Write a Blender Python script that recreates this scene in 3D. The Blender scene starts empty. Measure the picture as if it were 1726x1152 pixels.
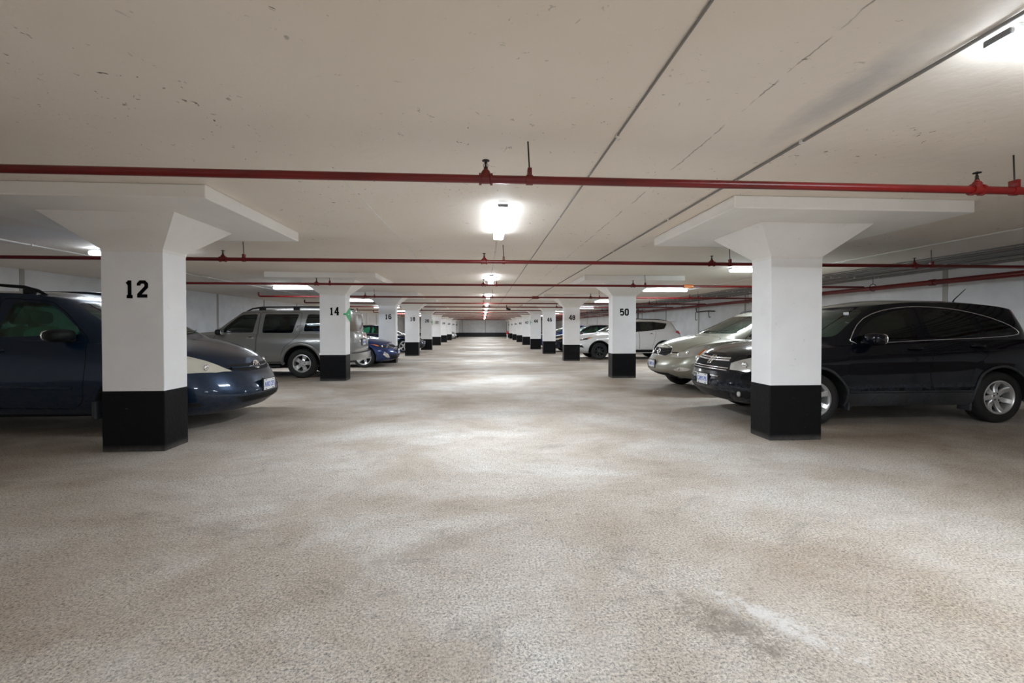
import bpy, bmesh, math, random
from mathutils import Vector, Matrix
from mathutils.bvhtree import BVHTree
random.seed(7)
PI = math.pi
SC = bpy.context.scene
COL = SC.collection

# ------------------------------------------------------------------ camera
YAW = math.atan(49/746)
cd = bpy.data.cameras.new('camera')
cd.sensor_width = 36.0
cd.lens = 746/1726*36
cd.shift_y = -12.6/1726
cd.clip_end = 200
cam = bpy.data.objects.new('camera', cd); COL.objects.link(cam)
cam.location = (0, 0, 1.28)
cam.rotation_euler = (PI/2-math.radians(0.8), 0, -YAW)
SC.camera = cam
# ------------------------------------------------------------------ world, exposure
wd = bpy.data.worlds.new('world'); SC.world = wd; wd.use_nodes = True
wd.node_tree.nodes['Background'].inputs[0].default_value = (0.5, 0.5, 0.5, 1)
wd.node_tree.nodes['Background'].inputs[1].default_value = 0.02
SC.view_settings.view_transform = 'Standard'
SC.view_settings.look = 'None'
SC.view_settings.gamma = 1
SC.view_settings.use_curve_mapping = False
SC.view_settings.exposure = 2.12
SC.cycles.diffuse_bounces = 8
SC.cycles.max_bounces = 14
LIGHT_E = 4.0           # radiance of the diffuser sides; each fitting also carries a downward area lamp
LAMP_W = 15.5

CEIL = 2.52
XW = 9.7
YB, YF = -9.0, 64.0

# ------------------------------------------------------------------ materials
def mat(name, col, rough=0.5, metal=0.0, coat=0.0, spec=0.5, emit=None, es=0.0):
    m = bpy.data.materials.new(name); m.use_nodes = True
    b = m.node_tree.nodes['Principled BSDF']
    b.inputs['Base Color'].default_value = (*col, 1)
    b.inputs['Roughness'].default_value = rough
    b.inputs['Metallic'].default_value = metal
    b.inputs['Coat Weight'].default_value = coat
    b.inputs['Coat Roughness'].default_value = 0.05
    b.inputs['Specular IOR Level'].default_value = spec
    if emit:
        b.inputs['Emission Color'].default_value = (*emit, 1)
        b.inputs['Emission Strength'].default_value = es
    return m
class NT:
    def __init__(s, m): s.t = m.node_tree; s.b = s.t.nodes['Principled BSDF']
    def n(s, typ, **kw):
        x = s.t.nodes.new(typ)
        for k, v in kw.items(): setattr(x, k, v)
        return x
    def l(s, a, b): s.t.links.new(a, b)
    def coord(s, scale=(1, 1, 1), obj=False):
        if obj: o = s.n('ShaderNodeTexCoord').outputs['Object']
        else: o = s.n('ShaderNodeNewGeometry').outputs['Position']
        mp = s.n('ShaderNodeMapping'); mp.inputs['Scale'].default_value = scale
        s.l(o, mp.inputs['Vector']); return mp.outputs[0]
    def noise(s, co, scale, detail=4, rough=0.55, dist=0.0):
        x = s.n('ShaderNodeTexNoise'); x.inputs['Scale'].default_value = scale
        x.inputs['Detail'].default_value = detail; x.inputs['Roughness'].default_value = rough
        x.inputs['Distortion'].default_value = dist
        s.l(co, x.inputs['Vector']); return x.outputs[0]
    def ramp(s, fac, stops):
        x = s.n('ShaderNodeValToRGB'); r = x.color_ramp
        while len(r.elements) < len(stops): r.elements.new(0.5)
        for e, (p, c) in zip(r.elements, stops):
            e.position = p; e.color = (*c, 1) if isinstance(c, tuple) else (c, c, c, 1)
        s.l(fac, x.inputs[0]); return x.outputs[0]
    def mix(s, fac, a, b, mode='MIX'):
        x = s.n('ShaderNodeMix', data_type='RGBA', blend_type=mode)
        if isinstance(fac, float): x.inputs[0].default_value = fac
        else: s.l(fac, x.inputs[0])
        for v, i in ((a, 6), (b, 7)):
            if isinstance(v, tuple): x.inputs[i].default_value = (*v, 1)
            else: s.l(v, x.inputs[i])
        return x.outputs[2]
    def math(s, op, a, b=None):
        x = s.n('ShaderNodeMath', operation=op)
        for v, i in ((a, 0), (b, 1)):
            if v is None: continue
            if isinstance(v, (int, float)): x.inputs[i].default_value = v
            else: s.l(v, x.inputs[i])
        return x.outputs[0]
    def bump(s, h, strength=0.3, dist=0.01):
        x = s.n('ShaderNodeBump'); x.inputs['Strength'].default_value = strength
        x.inputs['Distance'].default_value = dist
        s.l(h, x.inputs['Height']); s.l(x.outputs[0], s.b.inputs['Normal'])

def floor_mat():
    m = mat('worn_concrete_floor', (0.5, 0.46, 0.42), 0.72); N = NT(m)
    c = N.coord()
    big = N.noise(N.coord((0.6, 0.8, 1)), 0.9, 6, 0.65, 0.35)
    dust = N.ramp(big, [(0.34, (0.45, 0.375, 0.30)), (0.50, (0.60, 0.545, 0.485)), (0.66, (0.78, 0.76, 0.73))])
    lanes = N.noise(N.coord((0.45, 1.2, 1)), 1.1, 5, 0.65, 0.3)
    lane = N.ramp(lanes, [(0.38, (0.80, 0.76, 0.71)), (0.58, (1.0, 1.0, 1.0))])
    a = N.mix(0.45, dust, lane, 'MULTIPLY')
    sp = N.noise(c, 82, 4, 0.85)
    spk = N.ramp(sp, [(0.38, 0.22), (0.46, 0.74), (0.53, 1.0), (0.62, 1.30)])
    amt = N.ramp(N.noise(c, 1.7, 5, 0.7), [(0.32, 0.6), (0.58, 1.0)])
    a = N.mix(amt, a, spk, 'MULTIPLY')
    sp2 = N.noise(c, 24, 3, 0.7)
    spk2 = N.ramp(sp2, [(0.30, 0.60), (0.42, 0.95), (0.6, 1.05)])
    a = N.mix(0.7, a, spk2, 'MULTIPLY')
    dk = N.noise(N.coord((1, 1.5, 1)), 2.1, 6, 0.7, 0.8)
    dkr = N.ramp(dk, [(0.27, 0.52), (0.42, 1.0)])
    a = N.mix(0.6, a, dkr, 'MULTIPLY')
    # dirty brown staining inside the stalls, cleaner tyre-polished aisle
    pos = N.n('ShaderNodeSeparateXYZ'); N.l(N.n('ShaderNodeNewGeometry').outputs['Position'], pos.inputs[0])
    wob = N.math('MULTIPLY', N.math('SUBTRACT', big, 0.5), 3.0)
    ax = N.math('ADD', N.math('ABSOLUTE', pos.outputs[0]), wob)
    st = N.n('ShaderNodeMapRange'); st.inputs[1].default_value = 1.6; st.inputs[2].default_value = 4.6
    N.l(ax, st.inputs[0])
    a = N.mix(st.outputs[0], N.mix(1.0, a, (1.06, 1.05, 1.04), 'MULTIPLY'), N.mix(1.0, a, (0.78, 0.735, 0.68), 'MULTIPLY'))
    vo = N.n('ShaderNodeTexVoronoi'); vo.inputs['Scale'].default_value = 3.2; N.l(c, vo.inputs['Vector'])
    peb = N.ramp(vo.outputs['Distance'], [(0.018, 0.12), (0.03, 1.0)])
    a = N.mix(0.8, a, peb, 'MULTIPLY')
    # two dirt stains with a chalky rim near the camera
    def stain(a, cx, cy, ux, uy, hl, hw, col, k):
        dx = N.math('SUBTRACT', pos.outputs[0], cx); dy = N.math('SUBTRACT', pos.outputs[1], cy)
        u = N.math('DIVIDE', N.math('ADD', N.math('MULTIPLY', dx, ux), N.math('MULTIPLY', dy, uy)), hl)
        v = N.math('DIVIDE', N.math('SUBTRACT', N.math('MULTIPLY', dx, uy), N.math('MULTIPLY', dy, ux)), hw)
        r = N.math('SQRT', N.math('ADD', N.math('MULTIPLY', u, u), N.math('MULTIPLY', v, v)))
        r = N.math('ADD', r, N.math('MULTIPLY', N.math('SUBTRACT', N.noise(c, 13, 7, 0.9), 0.47), 6.0))
        return N.mix(N.ramp(r, [(0.25, k), (1.0, 0.0)]), a, col)
    a = stain(a, 1.08, 1.80, .62, -.78, .40, .16, (0.22, 0.18, 0.145), 0.75)
    a = stain(a, 1.26, 1.86, .62, -.78, .40, .10, (0.86, 0.85, 0.84), 0.55)
    a = stain(a, -.35, 2.55, .8, .6, .7, .16, (0.36, 0.30, 0.24), 0.5)
    a = stain(a, 0.0, 6.6, 1, 0, 1.5, .40, (0.40, 0.37, 0.34), 0.6)
    N.l(a, N.b.inputs['Base Color'])
    N.bump(sp, 0.6, 0.014)
    return m
def ceil_mat():
    m = mat('painted_concrete_ceiling', (0.7, 0.67, 0.63), 0.62); N = NT(m)
    c = N.coord()
    big = N.noise(c, 0.45, 4, 0.55, 0.4)
    a = N.ramp(big, [(0.35, (0.78, 0.70, 0.61)), (0.65, (0.84, 0.775, 0.70))])
    pit = N.noise(N.coord((1, 0.7, 1)), 17, 2, 0.8, 1.0)
    pr = N.ramp(pit, [(0.29, 0.22), (0.325, 1.0)])
    reg = N.ramp(N.noise(c, 0.8, 3), [(0.45, 0.0), (0.62, 1.0)])
    a = N.mix(reg, a, N.mix(1.0, a, pr, 'MULTIPLY'))
    # board crack running along the slab at x = 1.48
    pos = N.n('ShaderNodeSeparateXYZ'); N.l(N.n('ShaderNodeNewGeometry').outputs['Position'], pos.inputs[0])
    w = N.math('MULTIPLY', N.math('SUBTRACT', N.noise(c, 5, 4, 0.7), 0.5), 0.05)
    d = N.math('ABSOLUTE', N.math('SUBTRACT', N.math('ADD', pos.outputs[0], w), 1.48))
    line = N.ramp(d, [(0.002, 0.3), (0.005, 1.0)])
    br = N.ramp(N.noise(c, 2.2, 3, 0.7), [(0.46, 0.0), (0.54, 1.0)])
    a = N.mix(br, a, N.mix(1.0, a, line, 'MULTIPLY'))
    sc = N.noise(N.coord((1.0, 2.6, 1)), 7.5, 6, 0.78, 0.6)
    sr = N.ramp(sc, [(0.33, (0.42, 0.40, 0.38)), (0.36, (1, 1, 1))])
    reg2 = N.ramp(N.noise(c, 0.65, 3, 0.6), [(0.52, 0.0), (0.60, 0.9)])
    a = N.mix(reg2, a, N.mix(1.0, a, sr, 'MULTIPLY'))
    # soot-like smudge beside the conduit by the top right light
    dx = N.math('DIVIDE', N.math('SUBTRACT', pos.outputs[0], 1.93), 0.16)
    dy = N.math('DIVIDE', N.math('SUBTRACT', pos.outputs[1], 2.25), 0.75)
    rr = N.math('SQRT', N.math('ADD', N.math('MULTIPLY', dx, dx), N.math('MULTIPLY', dy, dy)))
    rr = N.math('ADD', rr, N.math('MULTIPLY', N.math('SUBTRACT', N.noise(c, 6, 4, 0.7), 0.5), 0.9))
    sm = N.ramp(rr, [(0.25, 0.5), (1.0, 0.0)])
    a = N.mix(sm, a, (0.36, 0.38, 0.42))
    N.l(a, N.b.inputs['Base Color'])
    h = N.noise(c, 9, 5, 0.6)
    N.bump(h, 0.22, 0.02)
    return m
def paint_mat(name, col, var=0.08, rough=0.45, dirt=0.25, bscale=30, bs=0.15):
    m = mat(name, col, rough); N = NT(m); c = N.coord()
    b = N.noise(c, 2.2, 4)
    lo = tuple(x*(1-var) for x in col)
    a = N.ramp(b, [(0.35, lo), (0.6, col)])
    p = N.ramp(N.noise(c, 21, 2, 0.7, 0.8), [(0.25, 0.35), (0.29, 1.0)])
    a = N.mix(dirt, a, p, 'MULTIPLY')
    sc = N.ramp(N.noise(N.coord((1, 1, 2.4)), 4.5, 5, 0.7), [(0.28, 0.72), (0.36, 1.0)])
    a = N.mix(dirt, a, sc, 'MULTIPLY')
    N.l(a, N.b.inputs['Base Color'])
    N.bump(N.noise(c, bscale, 4, 0.6), bs, 0.01)
    return m
def base_black():
    m = mat('black_gloss_paint', (0.008, 0.008, 0.010), 0.42, spec=0.15); N = NT(m); c = N.coord()
    sc = N.ramp(N.noise(N.coord((1, 1, 2)), 22, 4, 0.8, 0.5), [(0.68, (0.006, 0.006, 0.007)), (0.76, (0.22, 0.22, 0.23))])
    pos = N.n('ShaderNodeSeparateXYZ'); N.l(N.n('ShaderNodeNewGeometry').outputs['Position'], pos.inputs[0])
    dz = N.n('ShaderNodeMapRange'); dz.inputs[1].default_value = 0.07; dz.inputs[2].default_value = 0.0; N.l(pos.outputs[2], dz.inputs[0])
    du = N.math('MULTIPLY', dz.outputs[0], N.noise(c, 14, 4, 0.7))
    a = N.mix(du, sc, (0.16, 0.15, 0.14))
    N.l(a, N.b.inputs['Base Color'])
    N.bump(N.noise(c, 26, 4, 0.6), 0.3, 0.01)
    return m
def car_paint(name, col, metal=0.3, dirt=(0.22, 0.20, 0.18), dz=0.75, damt=0.5, rough=0.3, coat=1.0):
    m = mat(name, col, rough, metal, 1.0, spec=0.15); N = NT(m)
    N.b.inputs['Coat Roughness'].default_value = 0.04
    c = N.coord()
    pos = N.n('ShaderNodeSeparateXYZ'); N.l(N.n('ShaderNodeNewGeometry').outputs['Position'], pos.inputs[0])
    mr = N.n('ShaderNodeMapRange'); mr.inputs[1].default_value = dz; mr.inputs[2].default_value = 0.2; N.l(pos.outputs[2], mr.inputs[0])
    no = N.ramp(N.noise(N.coord((1, 1, 2)), 15, 6, 0.78, 0.3), [(0.42, 0.0), (0.68, 1.0)])
    f = N.math('MULTIPLY', N.math('MULTIPLY', mr.outputs[0], no), damt)
    a = N.mix(f, col, dirt)
    N.l(a, N.b.inputs['Base Color'])
    r = N.math('ADD', N.math('MULTIPLY', f, 0.5), rough); N.l(r, N.b.inputs['Roughness'])
    cw = N.math('SUBTRACT', coat, N.math('MULTIPLY', f, coat)); N.l(cw, N.b.inputs['Coat Weight'])
    return m
def glass_mat(name, tint, gloss=0.12):
    m = bpy.data.materials.new(name); m.use_nodes = True; t = m.node_tree; t.nodes.clear()
    o = t.nodes.new('ShaderNodeOutputMaterial'); mx = t.nodes.new('ShaderNodeMixShader')
    tr = t.nodes.new('ShaderNodeBsdfTransparent'); tr.inputs[0].default_value = (*tint, 1)
    gl = t.nodes.new('ShaderNodeBsdfGlossy'); gl.inputs[0].default_value = (0.95, 1, 1, 1); gl.inputs['Roughness'].default_value = 0.03
    fr = t.nodes.new('ShaderNodeLayerWeight'); fr.inputs[0].default_value = gloss*2
    mr = t.nodes.new('ShaderNodeMapRange'); mr.inputs[3].default_value = gloss*0.4; mr.inputs[4].default_value = 0.9
    t.links.new(fr.outputs['Fresnel'], mr.inputs[0]); t.links.new(mr.outputs[0], mx.inputs[0])
    t.links.new(tr.outputs[0], mx.inputs[1]); t.links.new(gl.outputs[0], mx.inputs[2]); t.links.new(mx.outputs[0], o.inputs[0])
    return m
M = {}
M['floor'] = floor_mat(); M['ceil'] = ceil_mat()
M['white'] = paint_mat('white_column_paint', (0.90, 0.90, 0.91), 0.05, 0.5, 0.22)
M['cap'] = paint_mat('white_capital_paint', (0.86, 0.84, 0.81), 0.05, 0.55, 0.3)
M['wall'] = paint_mat('white_wall_paint', (0.80, 0.81, 0.82), 0.10, 0.5, 0.35, 6, 0.3)
M['joint'] = mat('wall_joint_sealant', (0.42, 0.41, 0.38), 0.7)
M['black'] = base_black()
M['bandblk'] = paint_mat('black_wall_band', (0.015, 0.016, 0.02), 0.3, 0.5, 0.0)
M['ink'] = mat('black_stencil_ink', (0.004, 0.004, 0.005), 0.7, spec=0.1)
M['red'] = paint_mat('red_pipe_paint', (0.165, 0.005, 0.004), 0.35, 0.32, 0.5, 60, 0.1)
M['darkiron'] = mat('dark_iron', (0.03, 0.025, 0.022), 0.45, 0.6)
M['steel'] = mat('galvanised_conduit', (0.24, 0.24, 0.245), 0.45, 0.5)
M['whitepipe'] = mat('painted_conduit', (0.72, 0.70, 0.67), 0.5)
M['shadowpipe'] = mat('shadow_grey_conduit', (0.22, 0.21, 0.20), 0.5)  # grey puts the shadow line of the white conduits into their colour
M['housing'] = mat('light_housing_grey', (0.45, 0.46, 0.47), 0.5)
M['tube'] = mat('glowing_diffuser', (1, 1, 1), 0.5, emit=(0.87, 0.975, 1.08), es=LIGHT_E)
M['green'] = mat('green_sign', (0.0, 0.42, 0.12), 0.4)
M['orange'] = mat('orange_lens', (0.85, 0.22, 0.03), 0.25, coat=1)
M['redlens'] = mat('red_lens', (0.6, 0.01, 0.015), 0.2, coat=1)
M['rubber'] = paint_mat('tyre_rubber', (0.016, 0.0155, 0.015), 0.4, 0.75, 0.0, 60, 0.3)
M['plastic'] = mat('black_plastic', (0.010, 0.010, 0.011), 0.45, spec=0.3)
M['clad'] = paint_mat('dusty_black_plastic', (0.045, 0.048, 0.054), 0.5, 0.6, 0.2, 40, 0.2)
M['gap'] = mat('dark_recess', (0.006, 0.006, 0.007), 0.8)
M['interior'] = mat('dark_cabin_lining', (0.035, 0.035, 0.037), 0.8)
M['seatgrey'] = mat('pale_seat_cloth', (0.50, 0.49, 0.45), 0.85)
M['seatdark'] = mat('dark_seat_cloth', (0.09, 0.09, 0.10), 0.85)
M['alloy'] = mat('silver_alloy', (0.72, 0.72, 0.72), 0.32, 0.75)
M['alloydark'] = mat('dark_wheel_paint', (0.04, 0.04, 0.042), 0.4, 0.3)
M['chrome'] = mat('chrome', (0.85, 0.85, 0.86), 0.12, 1.0)
M['lens'] = mat('hazy_headlight_lens', (0.70, 0.68, 0.58), 0.18, 0.15, 1.0)
M['lensclear'] = mat('clear_headlight_lens', (0.66, 0.67, 0.66), 0.12, 0.55, 1.0)
M['lensdark'] = mat('smoked_headlight_lens', (0.06, 0.065, 0.07), 0.12, 0.3, 1.0)
M['plate'] = mat('licence_plate_white', (0.85, 0.87, 0.90), 0.4)
M['plateblue'] = mat('licence_plate_blue', (0.05, 0.12, 0.55), 0.4)
M['glass_green'] = glass_mat('green_tinted_glass', (0.46, 0.80, 0.68))
M['glass_dark'] = glass_mat('privacy_glass', (0.36, 0.41, 0.41))
M['glass_clear'] = glass_mat('windscreen_glass', (0.62, 0.90, 0.84), 0.2)
M['glass_brown'] = mat('dusty_brown_glass', (0.13, 0.10, 0.065), 0.22)
M['paint_navy'] = car_paint('navy_metallic_paint', (0.008, 0.024, 0.056), 0.45, dirt=(0.10, 0.092, 0.085))
M['paint_black'] = car_paint('black_paint', (0.003, 0.004, 0.008), 0.0, (0.13, 0.15, 0.20), 0.62, 0.7, 0.18, coat=0.6)
M['paint_champ'] = car_paint('champagne_metallic_paint', (0.40, 0.40, 0.34), 0.6)
M['paint_bronze'] = car_paint('grey_metallic_paint', (0.26, 0.26, 0.25), 0.5, dirt=(0.20, 0.18, 0.155))
M['paint_white'] = car_paint('white_paint', (0.80, 0.80, 0.79), 0.0)
M['paint_blue'] = car_paint('bright_blue_paint', (0.008, 0.032, 0.14), 0.4, damt=0.2)
M['paint_dark'] = car_paint('midnight_blue_paint', (0.010, 0.018, 0.045), 0.3)
M['paint_silver'] = car_paint('silver_paint', (0.55, 0.56, 0.57), 0.6)

# ------------------------------------------------------------------ object helpers
def obj(name, me, m=None, parent=None, smooth=False, angle=35, loc=None):
    if isinstance(me, bmesh.types.BMesh):
        bm = me; me = bpy.data.meshes.new(name)
        bmesh.ops.recalc_face_normals(bm, faces=bm.faces)
        bm.to_mesh(me); bm.free()
    if smooth:
        me.polygons.foreach_set('use_smooth', [True]*len(me.polygons))
        me.set_sharp_from_angle(angle=math.radians(angle))
    if m is not None:
        if len(me.materials): me.materials[0] = m
        else: me.materials.append(m)
    o = bpy.data.objects.new(name, me); COL.objects.link(o)
    if parent: o.parent = parent
    if loc: o.location = loc
    return o
def thing(name, label, cat, loc=(0, 0, 0), rz=0, group=None):
    o = bpy.data.objects.new(name, None); COL.objects.link(o)
    o.empty_display_size = 0.2
    o.location = loc; o.rotation_euler = (0, 0, rz)
    o['label'] = label; o['category'] = cat
    if group: o['group'] = group
    return o
def tag(o, label, cat, group=None):
    o['label'] = label; o['category'] = cat
    if group: o['group'] = group
    return o
def copy_tree(o, parent=None):
    c = o.copy(); COL.objects.link(c)
    if parent: c.parent = parent
    for ch in list(o.children): copy_tree(ch, c)
    return c
def struct(o): o['kind'] = 'structure'; return o
def box(bm, x0, x1, y0, y1, z0, z1, bev=0, seg=2):
    r = bmesh.ops.create_cube(bm, size=1)
    vs = r['verts']
    for v in vs:
        v.co = Vector(((x0+x1)/2+v.co.x*(x1-x0), (y0+y1)/2+v.co.y*(y1-y0), (z0+z1)/2+v.co.z*(z1-z0)))
    if bev:
        es = list({e for v in vs for e in v.link_edges})
        bmesh.ops.bevel(bm, geom=es, offset=bev, segments=seg, profile=0.5, affect='EDGES')
    return vs
def bx(*a, **k):
    bm = bmesh.new(); box(bm, *a, **k); return bm
def tube(bm, pts, r, seg=8, closed=False, caps=True):
    pts = [Vector(p) for p in pts]; n = len(pts); rings = []; up = Vector((0, 0, 1)); last = None
    for i, p in enumerate(pts):
        if closed: d = (pts[(i+1) % n]-pts[i-1])
        else: d = pts[min(i+1, n-1)]-pts[max(i-1, 0)]
        d.normalize()
        if last is None:
            a = d.cross(up)
            if a.length < 0.1: a = d.cross(Vector((1, 0, 0)))
        else:
            a = last-d*last.dot(d)
        a.normalize(); last = a; b = d.cross(a)
        rr = r[i] if isinstance(r, (list, tuple)) else r
        rings.append([bm.verts.new(p+a*math.cos(t)*rr+b*math.sin(t)*rr) for t in [2*PI*k/seg for k in range(seg)]])
    m = n if closed else n-1
    for i in range(m):
        A, B = rings[i], rings[(i+1) % n]
        for k in range(seg): bm.faces.new((A[k], A[(k+1) % seg], B[(k+1) % seg], B[k]))
    if caps and not closed:
        bm.faces.new(rings[0][::-1]); bm.faces.new(rings[-1])
def tb(pts, r, seg=8, closed=False):
    bm = bmesh.new(); tube(bm, pts, r, seg, closed); return bm
def lathe(bm, prof, seg=32, axis='Z', c=(0, 0, 0), closed=False):
    """prof: list of (radius, height)"""
    rings = []; c = Vector(c)
    for r, h in prof:
        ring = []
        for k in range(seg):
            t = 2*PI*k/seg; a, b = r*math.cos(t), r*math.sin(t)
            p = {'Z': (a, b, h), 'Y': (a, h, b), 'X': (h, a, b)}[axis]
            ring.append(bm.verts.new(c+Vector(p)))
        rings.append(ring)
    n = len(rings)
    for i in range(n if closed else n-1):
        A, B = rings[i], rings[(i+1) % n]
        for k in range(seg): bm.faces.new((A[k], A[(k+1) % seg], B[(k+1) % seg], B[k]))
    if not closed:
        for R in (rings[0], rings[-1]):
            try: bm.faces.new(R)
            except ValueError: pass
def prism(poly, axis, a, b):
    """closed prism of the 2-D polygon extruded along axis from a to b"""
    bm = bmesh.new()
    def P(u, v, w): return {'Y': (u, w, v), 'X': (w, u, v), 'Z': (u, v, w)}[axis]
    A = [bm.verts.new(P(u, v, a)) for u, v in poly]; B = [bm.verts.new(P(u, v, b)) for u, v in poly]
    n = len(poly)
    bm.faces.new(A); bm.faces.new(B[::-1])
    for i in range(n): bm.faces.new((A[i], B[i], B[(i+1) % n], A[(i+1) % n]))
    bmesh.ops.recalc_face_normals(bm, faces=bm.faces)
    return bm
def offset_poly(poly, d):
    area = sum(poly[i][0]*poly[(i+1) % len(poly)][1]-poly[(i+1) % len(poly)][0]*poly[i][1] for i in range(len(poly)))
    s = 1 if area > 0 else -1; out = []; n = len(poly)
    for i in range(n):
        p0, p1, p2 = Vector(poly[i-1]), Vector(poly[i]), Vector(poly[(i+1) % n])
        e1 = (p1-p0).normalized(); e2 = (p2-p1).normalized()
        n1 = Vector((e1.y, -e1.x))*s; n2 = Vector((e2.y, -e2.x))*s
        k = n1+n2; k.normalize(); c = max(0.35, k.dot(n1))
        q = p1+k*(d/c); out.append((q.x, q.y))
    return out
def smooth_poly(poly, it=2, keep=0.5):
    for _ in range(it):
        q = []; n = len(poly)
        for i in range(n):
            a, b = poly[i], poly[(i+1) % n]
            q.append((a[0]*.75+b[0]*.25, a[1]*.75+b[1]*.25)); q.append((a[0]*.25+b[0]*.75, a[1]*.25+b[1]*.75))
        poly = q
    return poly
def round_poly(poly, r, seg=4):
    out = []; n = len(poly)
    for i in range(n):
        p0, p1, p2 = Vector(poly[i-1]), Vector(poly[i]), Vector(poly[(i+1) % n])
        a = p0-p1; b = p2-p1; rr = min(r, a.length*.45, b.length*.45)
        s = p1+a.normalized()*rr; e = p1+b.normalized()*rr
        for k in range(seg+1):
            t = k/seg; q = s*(1-t)**2+p1*2*t*(1-t)+e*t*t; out.append((q.x, q.y))
    return out
def to_mesh(bm, mats=()):
    me = bpy.data.meshes.new('m'); bm.to_mesh(me); bm.free()
    for m in mats: me.materials.append(m)
    return me
def boolean(ma, mb, op):
    n0 = len(ma.polygons)
    if op != 'DIFFERENCE' : return boolean1(ma, mb, op)
    for k in range(5):
        b = mb.copy()
        if k: b.transform(Matrix.Translation((.0007*k, .0004*k, .0009*k)))
        me = boolean1(ma, b, op, k >= 3)
        vs = me.vertices
        if len(me.polygons) > .55*n0 or n0 < 60: return me
    print('BOOLEAN FAILED', n0, len(me.polygons)); return ma
def boolean1(ma, mb, op, selfx=False):
    A = bpy.data.objects.new('a', ma); B = bpy.data.objects.new('b', mb)
    COL.objects.link(A); COL.objects.link(B)
    md = A.modifiers.new('b', 'BOOLEAN'); md.object = B; md.operation = op; md.solver = 'EXACT'; md.use_self = selfx
    try: md.material_mode = 'TRANSFER'
    except Exception: pass
    dg = bpy.context.evaluated_depsgraph_get()
    me = bpy.data.meshes.new_from_object(A.evaluated_get(dg), depsgraph=dg)
    bpy.data.objects.remove(A); bpy.data.objects.remove(B)
    return me
def join_bm(lst):
    out = bmesh.new()
    for b in lst:
        me = bpy.data.meshes.new('t'); b.to_mesh(me); b.free(); out.from_mesh(me); bpy.data.meshes.remove(me)
    return out
def stroke2d(path, t, closed=False):
    """outline quads of a mitred thick polyline, as list of 4-point quads"""
    P = [Vector(p) for p in path]; n = len(P); L = []; R = []
    for i in range(n):
        if closed or 0 < i < n-1:
            e1 = (P[i]-P[i-1]).normalized(); e2 = (P[(i+1) % n]-P[i]).normalized()
        elif i == 0: e1 = e2 = (P[1]-P[0]).normalized()
        else: e1 = e2 = (P[-1]-P[-2]).normalized()
        k = Vector((-e1.y-e2.y, e1.x+e2.x)); k.normalize()
        c = max(0.4, k.dot(Vector((-e1.y, e1.x))))
        L.append(P[i]+k*(t/2/c)); R.append(P[i]-k*(t/2/c))
    m = n if closed else n-1
    return [(L[i], L[(i+1) % n], R[(i+1) % n], R[i]) for i in range(m)]
OCT = [(.18, .09), (.42, .09), (.51, .22), (.51, .78), (.42, .91), (.18, .91), (.09, .78), (.09, .22)]
DIG = {
 '0': [(OCT, 1)],
 '1': [([(.28, .0), (.28, 1.0)], 0), ([(.12, .05), (.44, .05)], 0), ([(.28, .90), (.12, .80)], 0)],
 '2': [([(.09, .70), (.09, .80), (.19, .91), (.41, .91), (.51, .80), (.51, .62), (.10, .17), (.10, .09), (.56, .09)], 0)],
 '3': [([(.09, .76), (.18, .91), (.42, .91), (.51, .80), (.51, .62), (.40, .52), (.24, .52)], 0), ([(.40, .52), (.51, .40), (.51, .20), (.42, .09), (.18, .09), (.09, .24)], 0)],
 '4': [([(.40, .0), (.40, .97), (.36, .97), (.07, .38), (.07, .30), (.58, .30)], 0), ([(.26, .04), (.54, .04)], 0)],
 '5': [([(.50, .91), (.10, .91), (.10, .54), (.18, .60), (.42, .60), (.51, .48), (.51, .22), (.42, .09), (.18, .09), (.08, .20)], 0)],
 '6': [([(.50, .80), (.42, .91), (.18, .91), (.09, .78), (.09, .22), (.18, .09), (.42, .09), (.51, .22), (.51, .42), (.42, .53), (.10, .53)], 0)],
 '8': [([(.18, .53), (.42, .53), (.50, .64), (.50, .80), (.42, .91), (.18, .91), (.10, .80), (.10, .64)], 1), ([(.18, .53), (.42, .53), (.51, .42), (.51, .22), (.42, .09), (.18, .09), (.09, .22), (.09, .42)], 1)],
}
def digits_bm(txt, h, th=0.004):
    bm = bmesh.new(); w = h*0.70; x0 = -w*len(txt)/2+h*.06
    for i, ch in enumerate(txt):
        for path, cl in DIG[ch]:
            for q in stroke2d(path, 0.195, bool(cl)):
                A = [bm.verts.new((x0+i*w+p.x*h, 0, p.y*h-h/2)) for p in q]
                B = [bm.verts.new((x0+i*w+p.x*h, -th, p.y*h-h/2)) for p in q]
                bm.faces.new(B)
                for k in range(4):
                    bm.faces.new((A[k], A[(k+1) % 4], B[(k+1) % 4], B[k]))
    return bm
def text_mesh(txt, size, depth=0.002, sx=1.0):
    cu = bpy.data.curves.new('t', 'FONT'); cu.body = txt; cu.size = size; cu.align_x = 'CENTER'; cu.align_y = 'CENTER'; cu.extrude = depth
    cu.resolution_u = 3
    o = bpy.data.objects.new('t', cu); COL.objects.link(o)
    dg = bpy.context.evaluated_depsgraph_get()
    me = bpy.data.meshes.new_from_object(o.evaluated_get(dg), depsgraph=dg)
    bpy.data.objects.remove(o)
    me.transform(Matrix.Diagonal((sx, 1, 1, 1)))
    return me
def lerp(a, b, t): return a+(b-a)*t
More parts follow.
